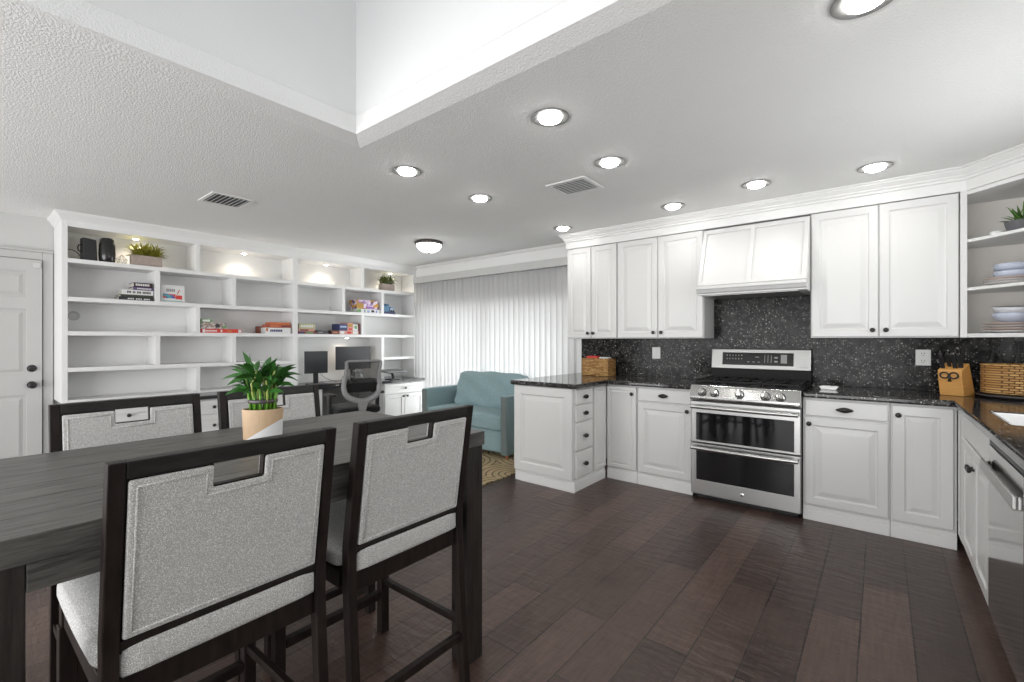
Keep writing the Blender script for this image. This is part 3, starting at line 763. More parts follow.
# range hood
hd = E('range_hood', 'white panelled sloping range hood above the stove', 'range hood', (-1.2075, 0, 1.66))
W = .786
body = MB()
yt, yb_ = 4.185, 3.985
def HP(z): return yt + (yb_ - yt) * (2.245 - z) / (2.245 - 1.73)
body.hexa([(0, HP(1.73), .07), (W, HP(1.73), .07), (W, YB - .022, .07), (0, YB - .022, .07), (0, HP(2.245), .585), (W, HP(2.245), .585), (W, YB - .022, .585), (0, YB - .022, .585)])
body.build('body', WHITE, hd, bevel=.002)
ln = math.hypot(yt - yb_, 2.245 - 1.73); an = math.atan2(yt - yb_, 2.245 - 1.73)
Tm = Matrix.Translation((0, yb_, .07)) @ Matrix.Rotation(-an, 4, 'X')
fr = MB()
g = MB(); grid_slab(g, [.004, .035, .375, .411, W - .035, W - .004], [.006, .04, ln - .05, ln - .02], lambda i, j: not (i in (1, 3) and j == 1), 0, .014)
fr.v = [tuple(Tm @ Vector((x, -z, y))) for x, y, z in g.v]; fr.f = g.f; fr.mi = g.mi
fr.build('panel_frame', WHITE, hd, bevel=.003)
mo = MB(); prof = [(YB - .03, 0), (3.955, 0.0), (3.955, .012), (3.970, .016), (3.962, .034), (3.945, .052), (3.945, .069), (YB - .03, .069)]
prof = [(YB - .03, .0), (3.985, .0), (3.985, .012), (3.968, .020), (3.955, .040), (3.945, .048), (3.945, .069), (YB - .03, .069)]
mo.prism(prof, 0, W, 'x'); mo.build('bottom_moulding', WHITE, hd, bevel=.002)
MB().box(.06, W - .06, 4.02, 4.44, -.006, .0).build('filter_insert', STEEL, hd, bevel=.002)

# open corner shelf cabinet (diagonal)
oc = E('corner_shelf_cabinet', 'white open diagonal corner shelf unit above the right counter', 'shelf unit', (.41, 4.17, 1.30))
PA = [(.0, 0.0), (.0, .325), (.555, .325), (.555, -.285), (.30, -.285), (.03, 0.0)]
def ocp(z0, z1, ins=0): return MB().prism([(a + ins * (1 if a < .1 else -1 if a > .4 else 0), b - (ins if b > .1 else 0)) for a, b in PA][::-1], z0, z1)
ocp(0, .025).build('bottom', SHELFW, oc, bevel=.002)
ocp(.93, .955).build('top', SHELFW, oc)
for z in (.305, .62):
    ocp(z, z + .02, .017).build('shelf', TRIM, oc, bevel=.003)
MB().box(0, .016, .0, .325, .025, .93).build('side_panel', CREAM, oc)
MB().box(.30, .555, -.285, -.269, .025, .93).build('side_panel', CREAM, oc)
MB().box(.016, .555, .309, .325, .025, .93).build('back_panel', CREAM, oc)
MB().box(.539, .555, -.269, .309, .025, .93).build('back_panel', CREAM, oc)
MB().box(-.004, .028, -.004, .0, 0, .955).build('face_stile', WHITE, oc)
hl = MB()
for zz in (.20, .24, .50, .54, .80, .84):
    hl.cyl((.34, .3088, zz), (.34, .3078, zz), .004, n=8)
hl.build('pin_hole', SLOT, oc)

# outlets
def outlet(label, x, z, kind, y=YB - .02, group=None):
    r = E('wall_outlet', label, 'outlet', (x, y, z), 0, group)
    MB().box(-.042, .042, -.006, -.0005, -.058, .058).build('plate', PLATEW, r, bevel=.002)
    d = MB()
    if kind == 'duplex':
        for q in (-.026, .026):
            d.box(-.010, -.007, -.0075, -.006, q - .002, q + .010); d.box(.007, .010, -.0075, -.006, q - .002, q + .010); d.cyl((0, -.006, q - .010), (0, -.0075, q - .010), .003, n=8)
        d.build('socket', SLOT, r)
    else:
        MB().box(-.017, .017, -.009, -.006, -.034, .034).build('rocker', PLATEW, r, bevel=.001)
    return r
outlet('white rocker switch plate on the backsplash left of the stove', -1.755, 1.155, 'rocker')
outlet('white double socket plate on the backsplash beside the knife block', .242, 1.155, 'duplex')

# ------------------------------------------------------------------ range (double oven)
rg = E('range_stove', 'stainless steel double-oven gas range with five knobs', 'stove', (-1.203, 3.80, 0))
RW = .766
MB().box(.004, RW - .004, .045, .66, .03, .90).build('body', GREYP, rg, bevel=.002)
def oven_door(z0, z1, gz0, gz1, hz):
    d = MB(); grid_slab(d, [.004, .045, RW - .045, RW - .004], [z0, gz0, gz1, z1], lambda i, j: not (i == 1 and j == 1), 0, .04)
    d.v = [(x, z, y) for x, y, z in d.v]; d.f = [f[::-1] for f in d.f]
    o = d.build('oven_door', STEEL, rg, bevel=.003)
    MB().box(.045, RW - .045, .004, .03, gz0, gz1).build('oven_window', OGLASS, o)
    h = MB(); n = 16
    pts = []
    for i in range(n + 1):
        t = i / n; x = .015 + t * (RW - .03); y = -.045 - .016 * math.sin(PI * t)
        pts.append((x, y, hz))
    h.tube(pts, .0165, n=12)
    for x in (.035, RW - .035): h.beam((x, 0.0, hz), (x, -.044, hz), .016, .013)
    h.build('handle', STEEL, o, smooth='auto')
    rk = MB()
    return o
oven_door(.462, .790, .480, .700, .752)
o = oven_door(.045, .452, .160, .392, .424)
MB().lathe([(.013, 0), (.013, .003), (.010, .004)], T=Matrix.Translation((RW / 2, 0, .10)) @ Matrix.Rotation(R_(90), 4, 'X')).build('round_badge', CHROME, rg, smooth='auto')
MB().box(.03, RW - .03, .08, .60, .0, .03).build('base', BLACKP, rg)
# sloped knob panel
cpn = MB(); cpn.prism([(.045, .795), (-.012, .800), (-.030, .815), (-.030, .835), (.000, .905), (.012, .922), (.045, .922)], .0, RW, 'x')
cp_o = cpn.build('control_panel', CHROME if False else mat('panel_steel', (0.55, 0.55, 0.54), 0.24, metal=1.0, noise=(200, 0.05), stretch=(.03, 1, 1)), rg, bevel=.006)
nrm = Vector((0, -.07, .03)).normalized()
for kx in (.095, .19, .368, .545, .640):
    base = Vector((kx, -.016, .866))
    T = Matrix.Translation(base) @ nrm.to_track_quat('Z', 'Y').to_matrix().to_4x4()
    MB().lathe([(.034, 0), (.034, .004), (.004, .004)], T=T, n=24).build('knob_shade_ring', BLACKM, rg, smooth='auto')  # added dark ring standing in for shade beneath the knob
    k = MB(); k.lathe([(.029, .004), (.029, .010), (.027, .014), (.025, .038), (.021, .044), (.006, .045)], T=T, n=24)
    k.add(*(lambda m: (m.v, m.f))(MB().box(-.004, .004, -.022, .022, .042, .056)), T=T)
    k.build('knob', CHROME, rg, smooth='auto')
# cooktop
MB().box(.003, RW - .003, .046, .60, .90, .925).build('cooktop', BLACKP, rg, bevel=.003)
bn = [(.15, .18), (.15, .42), (.383, .30), (.615, .18), (.615, .42)]
for x, y in bn:
    k = MB(); k.lathe([(.045, .925), (.045, .932), (.032, .934), (.032, .943), (.02, .946)], c=(x, y, 0), n=20); k.build('burner', IRON, rg, smooth='auto')
for gx0, gx1 in ((.02, .262), (.266, .500), (.504, RW - .02)):
    g = MB(); z = .952; t = .006
    y0, y1 = .07, .55
    for a, b in (((gx0, y0), (gx1, y0)), ((gx0, y1), (gx1, y1)), ((gx0, y0), (gx0, y1)), ((gx1, y0), (gx1, y1)), ((gx0, (y0 + y1) / 2), (gx1, (y0 + y1) / 2)), (((gx0 + gx1) / 2, y0), ((gx0 + gx1) / 2, y1))):
        g.beam((a[0], a[1], z), (b[0], b[1], z), t, t * 1.2)
    for yy in (.19, .43):
        g.beam((gx0, yy, z), (gx0 + .07, yy, z + .006), t, t); g.beam((gx1, yy, z), (gx1 - .07, yy, z + .006), t, t)
    for xx in (gx0, gx1):
        for yy in (y0, y1, .31): g.beam((xx, yy, .925), (xx, yy, z), t, t)
    g.build('grate', IRON, rg, bevel=.002)
# backguard
MB().box(.0, RW, .60, .66, .905, 1.03).build('rear_vent', IRON, rg, bevel=.003)
bg = MB(); bg.prism([(.575, 1.03), (.60, 1.205), (.665, 1.205), (.665, 1.03)], .0, RW, 'x')
bg.build('backguard', mat('backguard_steel', (0.36, 0.36, 0.35), 0.36, metal=1.0, noise=(200, 0.05), stretch=(.03, 1, 1)), rg, bevel=.006)
Tb = Matrix.Translation((0, .575, 1.03)) @ Matrix.Rotation(-math.atan2(.025, .175), 4, 'X')
dp = MB(); dp.box(.095, .645, -.003, .001, .035, .145, T=Tb); dsp = dp.build('display', OGLASS, rg)
PRINTM = mat('pale_print', (.35, .35, .35), .5)
def icon(x0, x1, z0, z1): MB().box(x0, x1, -.0042, -.0031, z0, z1, T=Tb).build('icon', PRINTM, dsp)
for z in (.085, .115):
    for i in range(6): icon(.13 + i * .024, .137 + i * .024, z, z + .010)
for i in range(3): icon(.30 + i * .04, .315 + i * .04, .062, .067)
icon(.36, .39, .105, .110)
for i in range(3): icon(.432 + i * .024, .436 + i * .024, .06, .125)
for z in (.065, .098): icon(.505, .530, z, z + .013)
MB().box(.553, .598, -.0045, -.0031, .058, .130, T=Tb).build('keypad', mat('grey_keypad', (.33, .33, .33), .5), rg)
lg = MB()
for i in range(5): lg.box(.688 + i * .011, .695 + i * .011, -.0015, .0005, .026, .035, T=Tb)
lg.build('lettering', GREYC, rg)

# ------------------------------------------------------------------ bookcase wall (faces +X): local x = world Y, local y = -world X
BX = -5.54
bc = E('built_in_bookcase', 'wall-wide white built-in bookcase with staggered open shelves', 'bookcase', (BX, 0, .731), R_(90))
BD = .455      # reaches the wall
BK = .30       # visible shelf depth
ZB = .731
bdY0, bdY1 = .61, YB - .002
z1_, z2_, z3_, z4_, ztop = 2.005, 1.665, 1.362, 1.040, 2.285
def bb(name, y0, y1, z0, z1, d0=0.0, d1=BK, m=SHELFW, bev=.0015):
    return MB().box(y0, y1, d0, d1, z0 - ZB, z1 - ZB).build(name, m, bc, bevel=bev)
bb('side_panel', bdY0, .650, ZB, CZ - .06, 0, BD - .004); bb('side_panel', 4.462, bdY1, ZB, CZ - .06)
bb('stile', 2.62, 2.678, ZB, 2.29)
bb('back_panel', .650, 4.462, ZB, CZ - .06, BK, BK + .02)
bb('top_rail', .650, 4.462, ztop, CZ - .06, 0, BK)
T_ = .038
for (a, b) in ((.650, 2.62), (2.678, 4.462)):
    for zz in (z1_, z2_, z3_):
        bb('shelf', a, b, zz - T_, zz)
bb('shelf', .650, 2.62, z4_ - T_, z4_); bb('shelf', 3.92, 4.462, z4_ - T_, z4_)
bb('bottom_rail', .650, 2.62, ZB, ZB + .022)
for y, za, zb_ in ((1.61, z1_, ztop), (3.56, z1_, ztop), (1.27, z2_, z1_ - T_), (1.95, z2_, z1_ - T_), (3.27, z2_, z1_ - T_), (3.88, z2_, z1_ - T_),
                  (1.61, z3_, z2_ - T_), (3.56, z3_, z2_ - T_), (1.27, z4_, z3_ - T_), (1.95, z4_, z3_ - T_), (3.88, ZB, z3_ - T_), (1.61, ZB + .022, z4_ - T_)):
    bb('divider', y, y + .04, za, zb_)
gm = MB().lathe([(.044, 0), (.044, .004), (.032, .006), (.028, .001), (.004, .001)], n=24, T=Matrix.Translation((.725, BK - .0005, 1.51 - ZB)) @ Matrix.Rotation(R_(90), 4, 'X'))
gm.build('cable_grommet', LATCH, bc, smooth='auto')
# crown on the bookcase
bcp = [(0, CZ - .075), (.005, CZ - .075), (.008, CZ - .062), (.016, CZ - .055), (.030, CZ - .028), (.042, CZ - .018), (.046, CZ - .001), (0, CZ - .001)]
kc = MB(); kc.sweep(bcp, [(XL + .001, bdY0), (BX, bdY0), (BX, YB - .003)][::-1])
# sweep profile goes out to the right of travel; travelling back toward -Y puts it on the +... side
kc.v = []; kc.f = []; kc.mi = []
kc.sweep([(-a, z) for a, z in bcp][::-1], [(BX, YB - .003), (BX, bdY0), (XL + .001, bdY0)])
struct(kc.build('trim_6', TRIM, smooth='auto'), 'crown moulding along the top of the bookcase', 'trim')
struct(MB().box(BX - BK, BX - .001, .612, YB - .004, CZ - .059, CZ - .001).build('trim_7', SHELFW), 'closing board over the bookcase', 'trim')

# puck lights under the top of the bookcase and in the desk niche
def puck(label, y, z, x=BX - .14, power=1.0):
    r = E('puck_light', label, 'light', (x, y, z), 0, 'puck lights in the bookcase')
    MB().lathe([(.034, 0), (.036, -.004), (.034, -.010), (.026, -.011), (.026, -.008), (.004, -.008)], n=24).build('housing', PLATEW, r, smooth='auto')
    MB().lathe([(.025, -.0085), (.022, -.014), (.012, -.018), (.002, -.019)], n=20).build('lens', PUCK, r, smooth='auto')
    d = bpy.data.lights.new('puck_glow', 'SPOT'); d.energy = power; d.spot_size = R_(150); d.spot_blend = 0.8; d.color = (1.0, .88, .72); d.shadow_soft_size = .03
    lo = bpy.data.objects.new('puck_glow', d); lo.location = (0, 0, -.025); lo.parent = r; col.objects.link(lo)
    return r
puck('puck light over the yellow plant in the bookcase top row', 1.148, ztop, power=5)
puck('puck light in the empty top-row bay of the bookcase centre', 2.124, ztop, power=5)
puck('puck light in the top-row bay right of the bookcase stile', 3.118, ztop, power=5)
puck('puck light over the small plant at the bookcase right end', 4.13, ztop, power=5)
puck('puck light under the shelf above the desk monitors', 3.42, z3_ - T_, power=5)

# desk: base units + dark top (facing +X)
DXF = -5.22
def desk_cab(label, y0, y1, fronts, name='desk_cabinet'):
    r = E(name, label, 'cabinet', (DXF, y0, 0), R_(90), None)
    w = y1 - y0
    MB().box(.001, w - .001, .021, .60, .08, .692).build('carcass', WHITE, r)
    MB().box(.001, w - .001, .05, .60, 0, .08).build('plinth', TRIM, r)
    for f in fronts: f(r)
    return r
def dk(y0, y1): 
    w = y1 - y0; m = w / 2
    return [lambda r: knobbed(r, 'drawer', .01, w - .01, .545, .682, m, .613), lambda r: knobbed(r, 'door', .01, m - .002, .09, .535, m - .035, .50), lambda r: knobbed(r, 'door', m + .002, w - .01, .09, .535, m + .035, .50)]
def knobbed(r, name, x0, x1, z0, z1, kx, kz):
    o = front(name, r, x0, x1, z0, z1, SHAKER if name == 'door' or True else DRAWER)
    knob(o, kx, kz, BLACKM)
def dk3(y0, y1):
    w = y1 - y0; m = w / 2
    return [lambda r: knobbed(r, 'drawer', .01, w - .01, .545, .682, m, .613), lambda r: knobbed(r, 'drawer', .01, w - .01, .32, .535, m, .43), lambda r: knobbed(r, 'drawer', .01, w - .01, .09, .31, m, .20)]
desk_cab('white drawer unit under the bookcase, nearest the entry door', .67, 1.34, dk3(.67, 1.34))
desk_cab('white drawer unit under the bookcase, second from the entry door', 1.345, 2.0, dk3(1.345, 2.0))
desk_cab('white drawer unit under the bookcase, left of the desk kneehole', 2.005, 2.83, dk3(2.005, 2.83))
desk_cab('white cabinet with drawer over twin doors right of the desk kneehole', 3.70, 4.385, dk(3.70, 4.385))
MB_ = MB().box(XL + .005, XL + .02, 2.835, 3.695, .0, .69).build('wall_kneehole', KNEE); struct(MB_, 'desk kneehole back, its shade painted as grey', 'wall')
dt = MB().box(BX - .44, DXF + .02, .655, 4.392, .695, .73)
tag(dt.build('desk_worktop', mat('black_desk_laminate', (0.03, 0.03, 0.032), 0.12, noise=(90, 0.5)), bevel=.003), 'long black desk top running below the bookcase', 'desk top')

# ------------------------------------------------------------------ blinds
bl = E('vertical_blinds', 'white vertical blinds covering the patio door', 'blinds', (-4.1, YB - .05, 0))
BW0, BW1 = -5.48 + 4.1, -2.66 + 4.1
MB().box(BW0, BW1, -.055, .045, 2.135, 2.23).build('headrail', mat('shaded_valance', (0.55, 0.55, 0.54), 0.6), bl, bevel=.004)  # the headrail's shade is put into its grey
va = MB(); nseg = 6; vw = .089
vs = []
for i in range(nseg + 1):
    t = i / nseg - .5
    vs += [(t * vw, -.006 * (1 - 4 * t * t), 0), (t * vw, -.006 * (1 - 4 * t * t), 2.10)]
fs = [(2 * i, 2 * i + 2, 2 * i + 3, 2 * i + 1) for i in range(nseg)]
va.add(vs, fs)
v0_ = va.build('vane', VANE, bl, smooth=True)
so = v0_.modifiers.new('thick', 'SOLIDIFY'); so.thickness = .0012
nv = 35
rr = random.Random(3)
for i in range(nv):
    o = v0_ if i == 0 else v0_.copy()
    if i: col.objects.link(o); o.parent = bl
    x = BW0 + .05 + (BW1 - .12 - BW0) * i / (nv - 1)
    t = i / (nv - 1)
    ang = (52 - 34 * t) + rr.uniform(-9, 9)
    o.location = (x, -.005, .03); o.rotation_euler = (0, 0, R_(ang))

# rug and sofa
rug = MB().box(-4.50, -2.72, 2.55, 4.2, .0005, .012)
tag(rug.build('area_rug', RUG, bevel=.003), 'tan area rug with ringed pattern under the teal sofa', 'rug')
sf = E('sofa', 'teal upholstered loveseat in front of the patio blinds', 'sofa', (-3.77, 3.72, .0125))
MB().cushion(-.60, .60, .02, .66, .045, .29, bulge=.0, r=.02).build('base', TEAL, sf, smooth=True)
for s in (-1, 1):
    x0, x1 = (-.69, -.603) if s < 0 else (.603, .69)
    MB().box(x0 + .002, x1 - .002, -.006, .0, .045, .662).build('arm_front_shading', ARM_SHADE, sf, bevel=.002)  # thin added panel carrying the painted shading of the arm front
    MB().box(x0, x1, .0, .66, .035, .672).build('arm', TEAL, sf, bevel=.014, seg=3)
MB().box(-.60, .60, .54, .665, .29, .70).build('backrest', TEAL, sf, bevel=.03, seg=3)
MB().cushion(-.595, .595, -.01, .55, .285, .455, bulge=.02, r=.035, n=14, wr=.003, seed=2).build('seat_cushion', TEAL, sf, smooth=True)
cu = MB().cushion(-.535, .535, -.10, .10, -.22, .22, bulge=.02, r=.07, n=22, wr=.009, seed=5)
cu.v = [(x + .02, *( (Matrix.Rotation(R_(-16), 3, 'X') @ Vector((0, y, z)))[1:] )) for x, y, z in cu.v]
cu.v = [(x + .05, y + .445, z + .645) for x, y, z in cu.v]
cu.build('back_cushion', TEAL, sf, smooth=True)
for x in (-.65, .65):
    for y in (.05, .60): MB().cyl((x, y, 0), (x, y, .045), .018, .022, n=12).build('foot', FOOTW, sf, smooth='auto')

# ------------------------------------------------------------------ dining table
TZ = .912
tb = E('dining_table', 'dark wood counter-height dining table in the foreground', 'table', (-1.687, .6825, 0))
tx, ty = .435, .6875
planks = MB(); npl = 6
for i in range(npl):
    a = -tx + 2 * tx * i / npl; b = -tx + 2 * tx * (i + 1) / npl
    planks.box(a + .0006, b - .0006, -ty, ty, TZ - .055, TZ)
planks.build('tabletop', TABLEW, tb, bevel=.0018)
ap = MB(); q = .006
ap.box(-tx + q + .09, tx - q - .09, -ty + q, -ty + q + .025, .800, TZ - .0555); ap.box(-tx + q + .09, tx - q - .09, ty - q - .025, ty - q, .800, TZ - .0555)
ap.box(-tx + q, -tx + q + .025, -ty + q + .09, ty - q - .09, .800, TZ - .0555); ap.box(tx - q - .025, tx - q, -ty + q + .09, ty - q - .09, .800, TZ - .0555)
ap.build('apron', TABLEW, tb, bevel=.002)
for sx in (-1, 1):
    for sy in (-1, 1):
        cx, cy = sx * (tx - q - .045), sy * (ty - q - .045)
        MB().box(cx - .0445, cx + .0445, cy - .0445, cy + .0445, 0, TZ - .0555).build('leg', wood_dark('leg_wood', (0.016, 0.013, 0.012), (0.040, 0.034, 0.031), 0.42, (9, 9, .8), .3) if (sx, sy) == (-1, -1) else bpy.data.materials['leg_wood'], tb, bevel=.003)

# ------------------------------------------------------------------ counter stools
def outline_panel(ins, y0, y1, z0, z1, ny0, ny1, nz):
    return [(y0 + ins, z0 + ins), (y1 - ins, z0 + ins), (y1 - ins, z1 - ins), (ny1 + ins, z1 - ins), (ny1 + ins, nz - ins), (ny0 - ins, nz - ins), (ny0 - ins, z1 - ins), (y0 + ins, z1 - ins)]
def make_stool():
    r = E('counter_stool', '', 'chair', (0, 0, 0))
    hw = .240          # half width outer
    zs = .62; xs = -.235; xt = -.285; xf = -.285
    pw_ = .029; pd = .024
    # back legs + posts as one continuous rear post each
    for s in (-1, 1):
        y = s * (hw - pw_ / 2)
        m = MB()
        secs = [(0, -.254, .016), (.30, -.230, .017), (.56, -.211, .018), (.66, -.213, .018), (1.04, -.270, .016)]
        vs = []
        for z, x, d in secs:
            for (dx, dy) in ((-d, -pw_ / 2), (d, -pw_ / 2), (d, pw_ / 2), (-d, pw_ / 2)): vs.append((x + dx, y + dy, z))
        fs = [(3, 2, 1, 0), tuple(range(len(vs) - 4, len(vs)))]
        for i in range(len(secs) - 1):
            for k in range(4): fs.append((i * 4 + k, i * 4 + (k + 1) % 4, i * 4 + 4 + (k + 1) % 4, i * 4 + 4 + k))
        m.add(vs, fs); m.build('leg', ESPRESSO, r, bevel=.003)
        MB().box(.232, .270, y - .019, y + .019, 0, .522).build('leg', ESPRESSO, r, bevel=.003)
    # leaning back: local frame (u across, w up) mapped on the slope
    x_at = lambda z: -.206 - .052 * (z - .66) / .34
    yi = hw - pw_
    tr = MB(); tr.hexa([(x_at(1.003) - .022, -yi, 1.003), (x_at(1.003) + .009, -yi, 1.003), (x_at(1.003) + .009, yi, 1.003), (x_at(1.003) - .022, yi, 1.003),
                        (x_at(1.04) - .022, -yi, 1.04), (x_at(1.04) + .009, -yi, 1.04), (x_at(1.04) + .009, yi, 1.04), (x_at(1.04) - .022, yi, 1.04)])
    tr.build('top_rail', ESPTOP, r, bevel=.003)
    tr = MB(); tr.box(x_at(.655) - .019, x_at(.655) + .009, -yi, yi, .630, .656); tr.build('lower_rail', ESPRESSO, r, bevel=.003)
    nyh = .054
    def pad(ins, xo0, xo1, name, m, bev, nz=.950, z0=.658, z1=1.002):
        pl = outline_panel(ins, -yi + .002, yi - .002, z0, z1, -nyh, nyh, nz)
        mb = MB(); n = len(pl)
        vs = [(x_at(z) + xo0, y, z) for y, z in pl] + [(x_at(z) + xo1, y, z) for y, z in pl]
        # triangulable faces: split the U shape in three boxes sharing the outline
        fs = [(0, 1, 2, 3, 4, 5, 6, 7)[::-1], tuple(range(8, 16))] + [(i, (i + 1) % n, n + (i + 1) % n, n + i) for i in range(n)]
        mb.add(vs, fs)
        return mb.build(name, m, r, bevel=bev, seg=3)
    pad(.0, -.012, .008, 'back_board', ESPRESSO, .0)
    pad(.002, -.026, -.0125, 'back_pad', TWEED, .006)
    pad(.002, .0085, .019, 'front_pad', TWEED, .006)
    # welt lines
    for xo, nm in ((-.0265, 'piping'), (.0195, 'piping')):
        w = MB()
        for ins in (.016,):
            pl = outline_panel(ins, -yi + .002, yi - .002, .658, 1.002, -nyh, nyh, .950)
            for i in range(len(pl)):
                a, b = pl[i], pl[(i + 1) % len(pl)]
                w.tube([(x_at(a[1]) + xo, a[0], a[1]), (x_at((a[1] + b[1]) / 2) + xo, (a[0] + b[0]) / 2, (a[1] + b[1]) / 2), (x_at(b[1]) + xo, b[0], b[1])], .0025, n=6)
        w.build(nm, TWEED, r, smooth=True)
    # seat
    st = MB().cushion(-.176, .292, -hw - .004, hw + .004, .580, .648, bulge=.010, r=.024, n=14); st.cushion(-.228, -.12, -yi + .001, yi - .001, .576, .645, bulge=.004, r=.012, n=10)
    st.v = [(x, y, z) for x, y, z in st.v]
    st.build('seat', TWEED, r, smooth=True)
    MB().cushion(.18, .308, -hw + .002, hw - .002, .600, .650, bulge=.010, r=.024, n=10).build('seat_front', TWEED, r, smooth=True) if False else None
    a = MB(); 
    a.box(-.216, -.194, -yi, yi, .516, .577); a.box(.232, .268, -hw, hw, .522, .578)
    for s in (-1, 1):
        y = s * (hw - .017); a.box(-.168, .232, y - .012, y + .012, .522, .578)
    a.build('seat_frame', ESPRESSO, r, bevel=.003)
    zz = .215
    m = MB(); m.box(.235, .266, -hw + .036, hw - .036, .15, .182); m.build('footrest', ESPRESSO, r, bevel=.003)
    m = MB(); m.box(-.250, -.226, -yi, yi, .165, .195); m.build('stretcher', ESPRESSO, r, bevel=.003)
    for s in (-1, 1):
        y = s * (hw - .017)
        m = MB(); m.beam((-.225, y, .230), (.235, y, .225), .010, .013); m.build('stretcher', ESPRESSO, r, bevel=.002)
        return r
st0 = make_stool()
G = 'counter stools around the dining table'
spots = [((-1.446, .427, 0), R_(180.8), 'dark wood counter stool with grey fabric back, nearest, left front'),
         ((-1.457, .981, 0), R_(180.4), 'dark wood counter stool seen from behind at the table corner nearest the sofa'),
         ((-2.130, .470, 0), 0, 'dark wood counter stool across the table, nearest the entry door'),
         ((-2.130, 1.026, 0), 0, 'dark wood counter stool across the table, behind the potted bamboo')]
for i, (l, a, lab) in enumerate(spots):
    o = st0 if i == 0 else copy_tree(st0)
    o.location = l; o.rotation_euler = (0, 0, a); o['label'] = lab; o['group'] = G

# ------------------------------------------------------------------ leaves and plants
def leaf_mesh(mb, base, d, L, w, droop=.3, fold=.25, n=6, roll=0.0):
    d = Vector(d).normalized(); side = d.cross(Vector((0, 0, 1)))
    if side.length < .05: side = Vector((1, 0, 0))
    side.normalize()
    if roll: side.rotate(Matrix.Rotation(roll, 3, d))
    p = Vector(base); o = len(mb.v)
    for i in range(n + 1):
        t = i / n
        ww = w * (math.sin(PI * min(1, t * .92 + .08)) ** .8) * (1 - .25 * t)
        if i == n: ww = w * .02
        up = side.cross(d).normalized()
        mb.v += [tuple(p - side * ww + up * ww * fold), tuple(p - up * 0), tuple(p + side * ww + up * ww * fold)]
        d = (d + Vector((0, 0, -droop / n))).normalized(); p = p + d * (L / n)
    for i in range(n):
        for k in (0, 1):
            mb.f.append((o + i * 3 + k, o + i * 3 + k + 1, o + i * 3 + k + 4, o + i * 3 + k + 3)); mb.mi.append(mb.cur)
